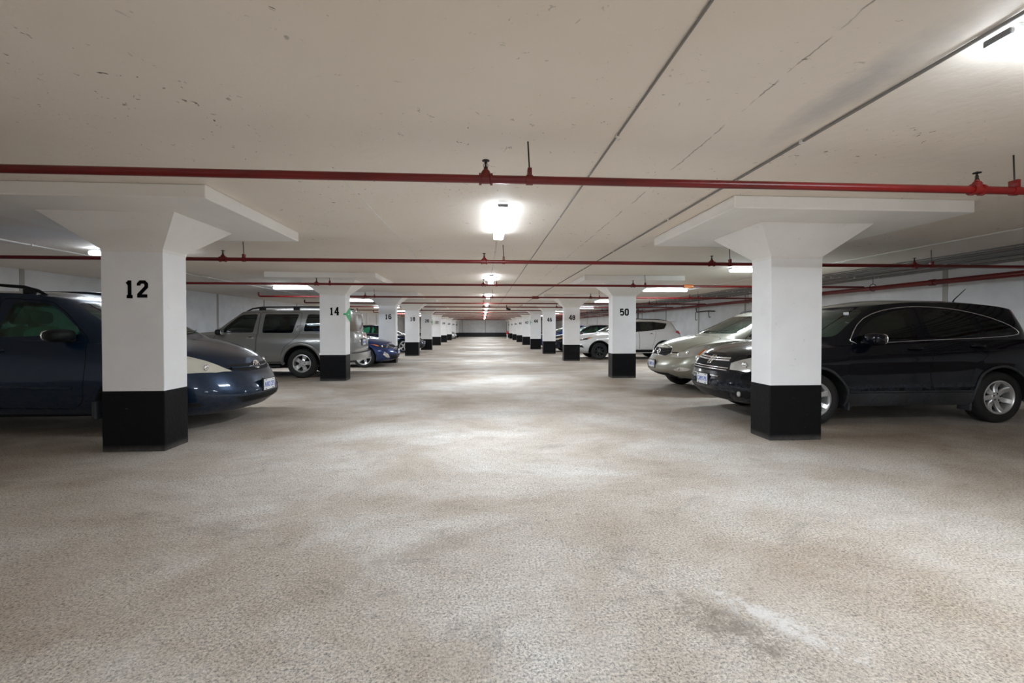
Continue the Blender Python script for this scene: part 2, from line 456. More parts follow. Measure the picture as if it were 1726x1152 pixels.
def curve(pts):
    """smooth monotone interpolation through (x, v) pairs"""
    xs = [p[0] for p in pts]; vs = [p[1] for p in pts]; n = len(xs)
    d = [(vs[i+1]-vs[i])/(xs[i+1]-xs[i]) for i in range(n-1)]
    m = [d[0]]+[0 if d[i-1]*d[i] <= 0 else 2*d[i-1]*d[i]/(d[i-1]+d[i]) for i in range(1, n-1)]+[d[-1]] if n > 1 else [0]
    def f(x):
        if x <= xs[0]: return vs[0]
        if x >= xs[-1]: return vs[-1]
        i = 0
        while x > xs[i+1]: i += 1
        h = xs[i+1]-xs[i]; t = (x-xs[i])/h
        return ((2*t**3-3*t**2+1)*vs[i]+(t**3-2*t**2+t)*h*m[i]+(-2*t**3+3*t**2)*vs[i+1]+(t**3-t**2)*h*m[i+1])
    return f

# ------------------------------------------------------------------ the setting
def plane_box(name, *a, m=None):
    return struct(obj(name, bx(*a), m))
plane_box('floor', -XW-.3, XW+.3, YB-.3, YF+.3, -0.3, 0, m=M['floor'])
plane_box('ceiling', -XW-.3, XW+.3, YB-.3, YF+.3, CEIL, CEIL+.3, m=M['ceil'])
plane_box('wall_left', -XW-.3, -XW, YB, YF, 0, CEIL, m=M['wall'])
plane_box('wall_right', XW, XW+.3, YB, YF, 0, CEIL, m=M['wall'])
plane_box('wall_back', -XW-.3, XW+.3, YB-.3, YB, 0, CEIL, m=M['wall'])
plane_box('wall_far', -XW-.3, XW+.3, YF, YF+.3, 0, CEIL, m=M['wall'])
bm = bx(-XW, XW, YF-.006, YF, 0, .60)
struct(obj('baseboard_far', bm, M['bandblk']))
for nm, s in (('trim_left', -1), ('trim_right', 1)):
    y = 3.1 if s < 0 else 1.6
    while y < YF-1:
        a, b = sorted((s*XW, s*(XW-.012)))
        struct(obj(nm, bx(a, b, y-.05, y+.05, 0, CEIL), M['joint'])); y += 3.45 if s < 0 else 3.55
for x in (-6.1, -2.95, .35, 3.4, 6.8): struct(obj('trim_far', bx(x-.04, x+.04, YF-.012, YF, .6, CEIL), M['joint']))

# ------------------------------------------------------------------ columns
ROWS = {-1: [4.80, 10.9, 16.3, 20.4, 25.7, 32.5, 39.2, 45.6, 52.3, 58.6], 1: [4.80, 11.04, 16.9, 21.5, 26.1, 32.7, 39.3, 45.9, 52.6, 58.8]}
INX = {-1: [3.292, 3.30, 3.16, 2.93, 2.94, 3.08, 3.18, 3.2, 3.2, 3.2], 1: [3.245, 3.28, 3.13, 2.95, 2.83, 2.94, 3.01, 3.08, 3.15, 3.2]}
NL = ['12', '14', '16', '18', '20', '22', '24', '26', '28', '30']
NR = [None, '50', '48', '46', '44', '42', '40', '38', '36', '34']
SH = {}
def column_meshes():
    SH['shaft'] = bx(-.304, .304, .001, .359, .62, 2.075, bev=.006)
    SH['base'] = bx(-.308, .308, -.003, .363, 0, .63, bev=.01)
    bm = bmesh.new()
    A = [(-.305, 0), (.305, 0), (.305, .36), (-.305, .36)]
    B = [(-.625, -.31), (.625, -.31), (.625, .67), (-.625, .67)]
    L = [A, A, B, B]; Z = [2.06, 2.09, 2.395, 2.40]
    rings = [[bm.verts.new((x, y, z)) for x, y in P] for P, z in zip(L, Z)]
    for a, b in zip(rings, rings[1:]):
        for k in range(4): bm.faces.new((a[k], a[(k+1) % 4], b[(k+1) % 4], b[k]))
    bm.faces.new(rings[0][::-1]); bm.faces.new(rings[-1])
    SH['capital'] = bm
    SH['panel'] = bx(-1.21, 1.21, .18-.98, .18+.96, 2.40, CEIL, bev=.012)
    for k in list(SH):
        me = bpy.data.meshes.new(k); bmesh.ops.recalc_face_normals(SH[k], faces=SH[k].faces); SH[k].to_mesh(me); SH[k].free(); SH[k] = me
column_meshes()
SIDE = {-1: 'left', 1: 'right'}
for i in range(10):
    for s, nums in ((-1, NL), (1, NR)):
        y = ROWS[s][i]; cx_ = s*(INX[s][i]+.305)
        n = nums[i]
        if n:
            lab = 'white concrete column stencilled with black number %s, black base, %s side of the aisle' % (n, SIDE[s])
        else:
            lab = 'nearest right-hand white concrete column without a number, hiding the front of the black SUV'
        c = thing('concrete_column', lab, 'column', (cx_, y, 0), 0, 'numbered columns along the aisle')
        obj('column_base', SH['base'], M['black'], c)
        obj('column_shaft', SH['shaft'], M['white'], c)
        obj('column_capital', SH['capital'], M['cap'], c)
        obj('drop_panel', SH['panel'], M['cap'], c)
        if n:
            d = obj('stencilled_number', digits_bm(n, .175), M['ink'], c, loc=(.04 if s < 0 else .0, 0, 1.68))
        if (n in ('14', '20', '44')):
            # green diamond sign wrapped on the arris facing the aisle
            sx = -s*.307; bm = bmesh.new()
            P = [(.0, 1.60), (.18, 1.505), (.36, 1.42), (.36, 1.79), (.18, 1.715), (.0, 1.62)]
            A = [bm.verts.new((sx, y_, z_)) for y_, z_ in P]; B = [bm.verts.new((sx-s*.006, y_, z_)) for y_, z_ in P]
            bm.faces.new(A); bm.faces.new(B[::-1])
            for k in range(6): bm.faces.new((A[k], A[(k+1) % 6], B[(k+1) % 6], B[k]))
            box(bm, *sorted((sx-s*.006, sx+s*.05)), -.007, 0, 1.59, 1.63)
            g = obj('exit_sign', bm, M['green'])
            g.location = (cx_, y, 0)
            tag(g, {'14': 'largest green pointed sign, on the second white column on the left', '20': 'tiny green sign on a distant column on the left side', '44': 'tiny green sign on a distant column on the right side'}[n], 'sign', 'green column signs')
            bm = bx(*sorted((sx-s*.006, sx-s*.009)), .17, .26, 1.60, 1.622)
            w = obj('sign_lettering', bm, M['plate'], g)

# ------------------------------------------------------------------ light fixtures
def light_proto():
    t = thing('fluorescent_light', 'x', 'light')
    L = 1.40
    bm = bx(-.050, .050, -L/2+.03, L/2-.03, -.036, 0, bev=.006)
    obj('housing', bm, M['housing'], t)
    bm = bx(-.064, .064, -L/2, L/2, -.098, -.033, bev=.022, seg=4)
    obj('diffuser', bm, M['tube'], t, smooth=True)
    ld = bpy.data.lights.new('tube_lamp', 'AREA'); ld.shape = 'RECTANGLE'; ld.size = .10; ld.size_y = L-.06
    ld.energy = LAMP_W; ld.color = (0.88, 0.975, 1.07)
    lo = bpy.data.objects.new('tube_lamp', ld); COL.objects.link(lo); lo.parent = t; lo.location = (0, 0, -.1005)
    for s in (-1, 1): obj('end_clip', bx(-.05, .05, s*(L/2)-.012, s*(L/2)+.012, -.05, -.02, bev=.005), M['steel'], t)
    return t
lp = light_proto(); first = [True]
def place_light(x, y, rz, label, group):
    o = lp if first[0] else copy_tree(lp); first[0] = False
    o.location = (x, y, CEIL); o.rotation_euler = (0, 0, rz); o['label'] = label
    if group: o['group'] = group
ORD = ['nearest', 'second', 'third', 'fourth', 'fifth', 'sixth', 'seventh', 'eighth', 'ninth', 'tenth', 'eleventh', 'twelfth', 'thirteenth', 'fourteenth', 'fifteenth', 'sixteenth']
CY = [5.08, 10.9, 16.9, 22.9, 28.9, 34.8, 41.0, 47.2, 53.4, 59.6]
for i, y in enumerate(CY):
    place_light(.20, y, 0, 'lit fluorescent light in line with the aisle, %s from the camera' % ORD[i], 'lights over the aisle')
for y, w_ in ((-1.3, 'just behind'), (-7.0, 'far behind')): place_light(.20, y, 0, 'lit fluorescent light over the aisle %s the camera' % w_, 'lights behind the camera')
place_light(2.84, 1.72, PI/2, 'large lit fluorescent light in the top right corner of the view', None)
RY = [8.7, 13.6, 19.6, 25.4, 31.2, 37.2, 43.2, 49.4]
for i, y in enumerate(RY):
    place_light(5.72, y, PI/2, 'lit fluorescent light across the right-hand stalls, %s in that row' % ORD[i], 'lights over the right stalls')
LY = [7.4, 13.5, 19.6, 25.6, 31.5, 37.5, 43.5, 49.5]
for i, y in enumerate(LY):
    place_light(-5.45, y, PI/2, 'lit fluorescent light across the left-hand stalls, %s in that row' % ORD[i], 'lights over the left stalls')
for x, y in ((-5.55, -4.6), (5.72, -4.6)): place_light(x, y, PI/2, 'lit fluorescent light over the %s stalls behind the camera' % ('left' if x < 0 else 'right'), 'lights behind the camera')

# ------------------------------------------------------------------ conduits along the ceiling
def conduit(name, x, y0, y1, r, m, label, clip=2.1):
    t = thing(name, label, 'conduit', (x, y0, CEIL))
    obj('conduit_pipe', tb([(0, 0, -r-.004), (0, y1-y0, -r-.004)], r, 8), m, t, smooth=True, angle=60)
    y = 1.6; ck = None
    while y < min(y1-y0, 26):
        if ck is None: ck = obj('pipe_clip', bx(-r*1.7, r*1.7, -.012, .012, -r*2.25-.004, -.0005), M['whitepipe'], t, loc=(0, y, 0))
        else:
            c = ck.copy(); COL.objects.link(c); c.location = (0, y, 0)
        y += clip
    return t
conduit('ceiling_conduit', .86, -3, 63.5, .006, M['shadowpipe'], 'thin conduit on the ceiling, grey for its shadow, just right of the aisle lights')
conduit('ceiling_conduit', 2.10, -3, 63.5, .009, M['shadowpipe'], 'conduit on the ceiling, grey for its shadow, running to the large top right light')
conduit('ceiling_conduit', .20, 5.6, 53, .006, M['whitepipe'], 'very thin cable joining the aisle lights')
conduit('ceiling_conduit', -1.15, 3.5, 14, .005, M['whitepipe'], 'short thin cable on the ceiling left of the nearest aisle light')
conduit('ceiling_conduit', 6.6, -3, 63.5, .012, M['whitepipe'], 'white conduit on the ceiling over the right-hand stalls')
conduit('ceiling_conduit', -6.65, -3, 63.5, .013, M['whitepipe'], 'white conduit on the ceiling over the left-hand stalls')
for i_, (x, r) in enumerate(((7.9, .013), (8.15, .016), (8.35, .022), (8.55, .016), (8.75, .013), (8.95, .026), (9.42, .016), (9.55, .02))):
    w_ = ('first', 'second', 'third', 'fourth', 'fifth', 'sixth', 'seventh', 'last')[i_]
    c = conduit('service_conduit', x, -2, 63.5, r, M['steel'], 'bare steel conduit on the ceiling, %s of the bundle counted towards the right wall' % w_)
    c['group'] = 'steel conduits beside the right wall'

# ------------------------------------------------------------------ sprinkler pipes
PZ = 2.265
PY = [2.95, 6.62, 10.2, 14.3, 17.85, 21.0, 25.1, 28.8, 31.7, 35.4, 38.4, 42.4, 46.9, 51.2, 55.4]
SX = [-3.72, 0.02, 3.52, 6.85]
for i, y in enumerate(PY):
    t = thing('sprinkler_pipe', 'thin red sprinkler pipe crossing the ceiling, %s from the camera' % (ORD+['last'])[min(i, 15)], 'pipe', (0, y, PZ), 0, 'red sprinkler pipes across the ceiling')
    obj('pipe', tb([(-6.97, 0, .12), (-6.97, 0, .03), (-6.95, 0, .008), (-6.92, 0, 0), (9.24, 0, 0)], .027, 10), M['red'], t, smooth=True, angle=60)
    for x, m_ in ((4.85, 'orange'),) if i == 2 else ((1.7, 'red'),) if i == 3 else ():
        bm = bmesh.new(); lathe(bm, [(.030, -.11), (.044, -.11), (.044, .11), (.030, .11)], 12, 'X', (x, 0, 0))
        obj('pipe_coupling', bm, M[m_], t, smooth=True)
    for x in SX:
        bm = bmesh.new()
        lathe(bm, [(.036, -.045), (.040, -.045), (.040, -.030), (.032, -.026), (.032, .026), (.040, .030), (.040, .045), (.036, .045)], 12, 'X', (x, 0, 0))
        lathe(bm, [(.030, .0), (.030, .045), (.022, .058), (.015, .062), (.015, .07)], 12, 'Z', (x, 0, 0))
        o = obj('tee_fitting', bm, M['red'], t, smooth=True)
        bm = bmesh.new()
        lathe(bm, [(.013, .066), (.013, .075), (.006, .085), (.005, .115), (.024, .118), (.026, .121), (.024, .124), (.006, .128), (.003, .132)], 12, 'Z', (x, 0, 0))
        for s in (-1, 1): tube(bm, [(x+s*.011, 0, .072), (x+s*.014, 0, .095), (x+s*.004, 0, .114)], .0022, 5)
        obj('sprinkler_head', bm, M['darkiron'], t, smooth=True)
        hx = x+.29
        bm = bmesh.new()
        lathe(bm, [(.031, -.022), (.034, -.022), (.034, .022), (.031, .022)], 12, 'X', (hx, 0, 0))
        box(bm, hx-.014, hx+.014, -.03, .03, .02, .075, bev=.004)
        obj('pipe_hanger', bm, M['red'], t, smooth=True)
        obj('hanger_rod', tb([(hx, 0, .07), (hx-.01, 0, CEIL-PZ)], .0055, 6), M['darkiron'], t)
t = thing('sprinkler_main_pipe', 'thick red main pipe running along the right wall under the conduits', 'pipe', (9.30, 0, 2.22))
obj('pipe', tb([(0, -2, 0), (0, 63.5, 0)], .055, 14), M['red'], t, smooth=True, angle=60)
for y in [p for p in range(3, 60, 5)]:
    bm = bmesh.new()
    lathe(bm, [(.058, -.05), (.068, -.05), (.068, .05), (.058, .05)], 14, 'Y', (0, y+.6, 0))
    obj('pipe_coupling', bm, M['red'], t, smooth=True)
    bm = bmesh.new()
    ring = [(.085*math.cos(a), y+2.0, .02+.085*math.sin(a)) for a in [2*PI*k/20 for k in range(20)]]
    tube(bm, ring, .008, 6, closed=True)
    tube(bm, [(0, y+2.0, .10), (0, y+2.0, CEIL-2.22)], .006, 6)
    obj('ring_hanger', bm, M['darkiron'], t, smooth=True)

# ------------------------------------------------------------------ cars
class Body:
    """smooth car body as stacked plan outlines; x from the nose (0) to the tail, y across, z up"""
    def __init__(s, S):
        s.S = S; L = S['L']; W = S['W']
        s.zbot = curve(S['zbot']); s.zsh = curve(S['zsh']); s.zc = curve(S['deck']); s.zr = curve(S['roof'])
        s.n = S.get('n', 2.5); NN, NS, NR_ = 14, 46, 10
        s.par = []
        for i in range(NN): s.par.append(('n', i/NN*PI/2))
        for i in range(NS): s.par.append(('s', i/(NS-1)))
        for i in range(NR_-1, -1, -1): s.par.append(('t', i/NR_*PI/2))
        f = S.get('f', {})
        FL = [0, .06, .14, .22, .30, .38, .46, .54, .62, .70, .78, .85, .91, .96, 1.0]
        s.fx0 = curve(f.get('x0', [(0, .16), (.12, .05), (.3, .0), (.55, .0), (.75, .05), (.9, .10), (1, .20)]))
        s.fx1 = curve(f.get('x1', [(0, .12), (.15, .03), (.35, 0), (.6, .02), (.8, .07), (1, .12)]))
        s.fw = curve(f.get('w', [(0, .90), (.08, .955), (.25, .985), (.45, 1), (.65, .995), (.85, .965), (1, .915)]))
        s.rn = S.get('rn', .62); s.rt = S.get('rt', .40)
        rings = []
        def zb_close(k, ring0):
            return [(p[0], p[1]*k, p[2]) for p in ring0]
        low = []
        for fl in FL:
            ring = []
            for x, v, u in s.outline(s.fx0(fl), L-s.fx1(fl), s.rn, s.rt, s.n):
                w = W*s.fw(fl)*s.barrel(x); z0, z1 = s.zbot(x), s.zsh(x)
                ring.append((x, v*w, lerp(z0, z1, fl)))
            low.append(ring)
        sh = low[-1]
        bot = [[(x, y*k, z+.01*(1-k)) for x, y, z in low[0]] for k in (0, .5, .85)]
        # greenhouse
        G = S['gh']; gb = list(G['base']); gt = G['top']; gb[1] = min(gb[1], L-s.fx1(1)-.05)   # (xf, xr, W, rn, rt)
        nw = G.get('n', 2.6)
        ob = s.outline(gb[0], gb[1], gb[3], max(gb[4], gb[1]-(L-s.fx1(1)-s.rt)+.03), nw); ot = s.outline(gt[0], gt[1], gt[3], gt[4], nw)
        base = []
        for (x, v, u) in ob:
            y = v*min(gb[2], s.plan_w(x)-.028); base.append((x, y, s.deckz(x, y)))
        deck = []
        for k in (.06, .14, .25, .38, .52, .66, .8, .92):
            r = []
            for a, b in zip(sh, base):
                x = lerp(a[0], b[0], k); y = lerp(a[1], b[1], k); r.append((x, y, s.deckz(x, y)))
            deck.append(r)
        gbulge = G.get('bulge', .035); gr = []
        for g in (.0, .08, .2, .35, .5, .65, .78, .88, .95, 1.0):
            r = []
            for (a, c) in zip(base, ot):
                xt, v, u = c; yt = v*gt[2]
                gx = g; x = lerp(a[0], xt, gx)
                zt = s.zr(xt)
                b = math.sin(PI*g)*gbulge
                y = lerp(a[1], yt, g)*(1+b*.9)
                z = lerp(a[2], zt, g)+b*.5*(1-abs(v))
                if g > .9:  # soften the cant rail
                    pass
                r.append((x, y, z))
            gr.append(r)
        s.top = [(c[0], c[1]*gt[2], s.zr(c[0])) for c in ot]
        crown = G.get('crown', .055); rf = []
        cx = (gt[0]+gt[1])/2
        for k in (.05, .13, .28, .5, .75, 1.0):
            r = []
            for x, y, z in s.top:
                yy = y*(1-k); xx = cx+(x-cx)*(1-.0*k)
                kk = 1-(1-k)**2.2
                ee = min(1, max(0, (xx-gt[0])/.45))*min(1, max(0, (gt[1]-xx)/.3))
                r.append((xx, yy, s.zr(xx)+crown*kk*(.35+.65*ee)))
            rf.append(r)
        s.rings = bot+low+deck+gr+rf
        s.bm = s.skin(s.rings, S.get('flare'))
        s.me = to_mesh(s.bm)
        s.bvh = BVHTree.FromPolygons([v.co.copy() for v in s.me.vertices], [tuple(p.vertices) for p in s.me.polygons])
        # cabin cavity
        h = .045; zf = S.get('floor', .86)
        def inset(ring, dx0, dx1, dy, dz):
            xs = [p[0] for p in ring]; a, b = min(xs), max(xs); ym = max(p[1] for p in ring)
            return [(lerp(a+dx0, b-dx1, (x-a)/(b-a)), y*(ym-dy)/ym, z-dz) for x, y, z in ring]
        cav = [[(x, 0, zf) for x, y, z in inset(base, .16, .10, .10, 0)], [(x, y, zf) for x, y, z in inset(base, .16, .10, .09, 0)]]
        for g, r in zip((.0, .2, .5, .78, .95), (gr[0], gr[2], gr[4], gr[6], gr[8])):
            cav.append(inset(r, .10-.02*g, .07, h, .03 if g < .9 else .045))
        cav.append([(x, y*.5, z-.01) for x, y, z in cav[-1]]); cav.append([(x, 0, z) for x, y, z in cav[-1]])
        s.cav = s.skin(cav)
    def barrel(s, x): return 1-.035*abs((x-s.S['L']*.5)/(s.S['L']*.5))**2.2
    def outline(s, xf, xr, rn, rt, n):
        out = []
        for k, t in s.par:
            if k == 'n': v = math.sin(t)**(2/n); c = math.cos(t)**(2/n); out.append((xf+rn*(1-c), v, 0))
            elif k == 's': out.append((lerp(xf+rn, xr-rt, t), 1, t))
            else: v = math.sin(t)**(2/n); c = math.cos(t)**(2/n); out.append((xr-rt*(1-c), v, 1))
        return out
    def plan_w(s, x):
        S = s.S; x0 = s.fx0(1); x1 = S['L']-s.fx1(1); W = S['W']*s.fw(1)*s.barrel(x)
        if x < x0+s.rn: return W*max(1e-3, (1-(1-max(0, min(1, (x-x0)/s.rn)))**s.n))**(1/s.n)
        if x > x1-s.rt: return W*max(1e-3, (1-(1-max(0, min(1, (x1-x)/s.rt)))**s.n))**(1/s.n)
        return W
    def deckz(s, x, y):
        t = min(1, abs(y)/s.plan_w(x)); z0 = s.zsh(x); zc = s.zc(x)
        return z0+(zc-z0)*(1-t**s.S.get('dp', 3.2))
    def skin(s, rings, flare=None):
        bm = bmesh.new(); R = []
        for ring in rings:
            a = [bm.verts.new(p) for p in ring]; b = [bm.verts.new((p[0], -p[1], p[2])) for p in ring]
            R.append((a, b))
        for (a, b), (c, d) in zip(R, R[1:]):
            for i in range(len(a)-1):
                bm.faces.new((a[i], a[i+1], c[i+1], c[i])); bm.faces.new((b[i+1], b[i], d[i], d[i+1]))
            bm.faces.new((a[-1], b[-1], d[-1], c[-1])); bm.faces.new((b[0], a[0], c[0], d[0]))
        bmesh.ops.remove_doubles(bm, verts=bm.verts, dist=.0004)
        bmesh.ops.dissolve_degenerate(bm, edges=bm.edges, dist=.0002)
        if flare:      # swell the sides round the wheels
            for ax, az, r, amt in flare:
                for v in bm.verts:
                    d = math.hypot(v.co.x-ax, v.co.z-az)
                    if abs(v.co.y) > s.S['W']*.6 and v.co.z < az+.75:
                        k = math.exp(-((d-r)/.11)**2)*amt
                        v.co.y += k if v.co.y > 0 else -k
        bmesh.ops.recalc_face_normals(bm, faces=bm.faces)
        return bm
    # snapping
    def ray(s, o, d):
        h = s.bvh.ray_cast(Vector(o), Vector(d)); return h[0]
    def side(s, x, z, sg):
        p = s.ray((x, sg*2, z), (0, -sg, 0))
        return p if p is not None else s.near((x, sg*s.S['W'], z))[0]
    def front(s, y, z, rear=False):
        p = s.ray((8 if rear else -2, y, z), (-1 if rear else 1, 0, 0))
        return p if p is not None else s.near((s.S['L'] if rear else 0, y, z))[0]
    def topp(s, x, y):
        p = s.ray((x, y, 4), (0, 0, -1)); return p if p is not None else Vector((x, y, 1))
    def near(s, p):
        h = s.bvh.find_nearest(Vector(p)); return h[0], h[1]
def dens(pts, step, closed=True):
    out = []; n = len(pts)
    for i in range(n if closed else n-1):
        a, b = Vector(pts[i]), Vector(pts[(i+1) % n]); k = max(1, int((b-a).length/step))
        for j in range(k): out.append(a.lerp(b, j/k))
    if not closed: out.append(Vector(pts[-1]))
    return out
def patch(B, pts3, off=.006, res=.06, thick=.014):
    """closed lens-like panel that follows the body surface inside the given outline"""
    bm = bmesh.new(); vs = [bm.verts.new(p) for p in pts3]
    f = bm.faces.new(vs); bmesh.ops.triangulate(bm, faces=[f])
    for _ in range(4):
        es = [e for e in bm.edges if e.calc_length() > res]
        if not es: break
        bmesh.ops.subdivide_edges(bm, edges=es, cuts=1); bmesh.ops.triangulate(bm, faces=bm.faces)
    bm.verts.ensure_lookup_table(); N = {}
    for v in bm.verts:
        p, n = B.near(v.co); v.co = p+n*off; N[v] = n
    top = list(bm.faces); vmap = {v: bm.verts.new(v.co-N[v]*thick) for v in list(bm.verts)}
    bound = [e for e in bm.edges if len(e.link_faces) == 1]
    for e in bound:
        a, b = e.verts
        if vmap[a] is not vmap[b]: bm.faces.new((a, b, vmap[b], vmap[a]))
    for fc in top:
        try: bm.faces.new([vmap[v] for v in reversed(fc.verts)])
        except ValueError: pass
    return bm
def P2side(B, poly, sg, step=.05): return [B.side(p.x, p.y, sg) for p in dens(poly, step)]
def P2front(B, poly, step=.04, rear=False): return [B.front(p.x, p.y, rear) for p in dens(poly, step)]
def strip(B, pts3, r, closed=False, off=.0, step=.05, seg=6):
    q = dens(pts3, step, closed); out = []
    for p in q:
        c, n = B.near(p); out.append(c+n*off)
    return tb(out, r, seg, closed)
WH = {}
def wheel_meshes(kind, R, w, rr, spokes, tw, dark=False, five=False, taper=1.0, hub=.07):
    if kind in WH: return WH[kind]
    bm = bmesh.new(); h = w/2
    prof = [(rr*1.0, -h*.80), (rr+.012, -h*.93), (rr+(R-rr)*.45, -h*1.04), (R-.035, -h*.98), (R-.012, -h*.86), (R-.004, -h*.66),
            (R, -h*.5), (R-.009, -h*.46), (R-.009, -h*.40), (R, -h*.36), (R, -h*.06), (R-.009, -h*.03), (R-.009, h*.03), (R, h*.06), (R, h*.36), (R-.009, h*.40), (R-.009, h*.46), (R, h*.5),
            (R-.004, h*.66), (R-.012, h*.86), (R-.035, h*.98), (rr+(R-rr)*.45, h*1.04), (rr+.012, h*.93), (rr, h*.8), (rr-.01, 0)]
    lathe(bm, prof, 56, 'Y', closed=True)
    bmesh.ops.recalc_face_normals(bm, faces=bm.faces)
    tyre = to_mesh(bm)
    tyre.polygons.foreach_set('use_smooth', [True]*len(tyre.polygons)); tyre.set_sharp_from_angle(angle=math.radians(40))
    # rim: outside face towards -y
    bm = bmesh.new()
    lathe(bm, [(rr+.004, -h*.80), (rr+.006, -h*.92), (rr-.006, -h*.94), (rr-.016, -h*.84), (rr-.024, -h*.6), (rr-.03, h*.7), (rr-.004, h*.8), (rr+.0, h*.6)], 56, 'Y', closed=True)
    yo = -h*.62
    for k in range(spokes):
        a = 2*PI*k/spokes+PI/2
        segs = 6; L = []
        for j in range(segs+1):
            t = j/segs; r = lerp(hub*.8, rr-.018, t)
            wd = lerp(tw*taper, tw, t)*(1+.18*t*t)
            yy = yo+.018*math.sin(PI*t)-.028*(t**3)
            L.append((r, wd/2, yy))
        V = []
        for r, wd, yy in L:
            row = []
            for ww, dy in ((-wd, .012), (-wd*.72, 0), (wd*.72, 0), (wd, .012), (wd*.9, .045), (-wd*.9, .045)):
                x = r*math.cos(a)-ww*math.sin(a); z = r*math.sin(a)+ww*math.cos(a)
                row.append(bm.verts.new((x, yy+dy, z)))
            V.append(row)
        for p, q in zip(V, V[1:]):
            for m_ in range(6): bm.faces.new((p[m_], p[(m_+1) % 6], q[(m_+1) % 6], q[m_]))
        bm.faces.new(V[0]); bm.faces.new(V[-1][::-1])
    lathe(bm, [(hub, yo+.03), (hub, yo+.004), (hub*.92, yo-.004), (hub*.45, yo-.006), (hub*.42, yo-.014), (hub*.35, yo-.018), (.001, yo-.019)], 28, 'Y')
    bmesh.ops.recalc_face_normals(bm, faces=bm.faces)
    rim = to_mesh(bm); rim.polygons.foreach_set('use_smooth', [True]*len(rim.polygons)); rim.set_sharp_from_angle(angle=math.radians(30))
    bm = bmesh.new()
    lathe(bm, [(rr-.032, h*.2), (rr-.032, h*.1), (.02, h*.05)], 32, 'Y')
    lathe(bm, [(rr*.62, yo+.075), (rr*.62, yo+.06), (.02, yo+.06)], 24, 'Y')
    for k in range(5):
        a = 2*PI*k/5+PI/10
        lathe(bm, [(.010, yo-.001), (.010, yo-.008), (.001, yo-.009)], 10, 'Y', (hub*.68*math.cos(a), 0, hub*.68*math.sin(a)))
    bmesh.ops.recalc_face_normals(bm, faces=bm.faces)
    lug = to_mesh(bm)
    WH[kind] = (rim, tyre, lug); return WH[kind]
def add_wheel(car, meshes, x, y, R, rimmat, sg, spin=0):
    rim, tyre, lug = meshes
    o = obj('wheel', rim, None, car); o.data = rim
    if not rim.materials: rim.materials.append(rimmat)
    o.location = (x, y, R); o.rotation_euler = (0, spin, 0) if sg < 0 else (0, spin, PI)
    for nm, me, m in (('tyre', tyre, M['rubber']), ('wheel_hub', lug, M['gap'])):
        if not me.materials: me.materials.append(m)
        c = obj(nm, me, None, o)
def rounded(bm, c, sx, sy, sz, p=3.0, seg=14, rz=0, ry=0):
    """super-ellipsoid"""
    c = Vector(c); rows = []; mt = Matrix.Rotation(rz, 3, 'Z') @ Matrix.Rotation(ry, 3, 'Y')
    def sp(v): return math.copysign(abs(v)**(2/p), v)
    for i in range(1, seg):
        ph = -PI/2+PI*i/seg; row = []
        for k in range(seg*2):
            th = PI*k/seg
            row.append(bm.verts.new(c+mt @ Vector((sx*sp(math.cos(ph))*sp(math.cos(th)), sy*sp(math.cos(ph))*sp(math.sin(th)), sz*sp(math.sin(ph))))))
        rows.append(row)
    n = seg*2
    for a, b in zip(rows, rows[1:]):
        for k in range(n): bm.faces.new((a[k], a[(k+1) % n], b[(k+1) % n], b[k]))
    for row, s in ((rows[0], -1), (rows[-1], 1)):
        v = bm.verts.new(c+mt @ Vector((0, 0, s*sz)))
        for k in range(n): bm.faces.new((row[k], row[(k+1) % n], v))
def emblem_lines(kind, r):
    e = lambda a, b, cy=0, cz=0: ([(cy+a*math.cos(t), cz+b*math.sin(t)) for t in [2*PI*k/24 for k in range(24)]], True)
    if kind == 'ovals': return [e(r*1.35, r*.9), e(r*.42, r*.86), e(r*.95, r*.36, 0, r*.42)]
    if kind == 'H': return [(round_poly([(-r*.95, r), (r*.95, r), (r*.75, -r), (-r*.75, -r)], r*.35), True), ([(-r*.62, r*.8), (-r*.38, -r*.75)], False), ([(r*.62, r*.8), (r*.38, -r*.75)], False), ([(-r*.45, 0), (r*.45, 0)], False)]
    if kind == 'L': return [e(r*1.25, r), ([(-r*.1, r*.7), (r*.25, -r*.35), (r*.95, -r*.4)], False)]
    return [e(r, r), ([(-r*1.3, 0), (r*1.3, 0)], False)]
def emblem(B, car, kind, y, z, r, rear=False, tr=.006):
    bm = bmesh.new()
    for path, cl in emblem_lines(kind, r):
        pts = []
        for a, b in path:
            p = B.front(y+(-a if not rear else a), z+b, rear); nn = Vector((1 if rear else -1, 0, 0)); pts.append(p+nn*.012)
        tube(bm, pts, tr, 6, cl)
    return obj('emblem', bm, M['chrome'], car, smooth=True)
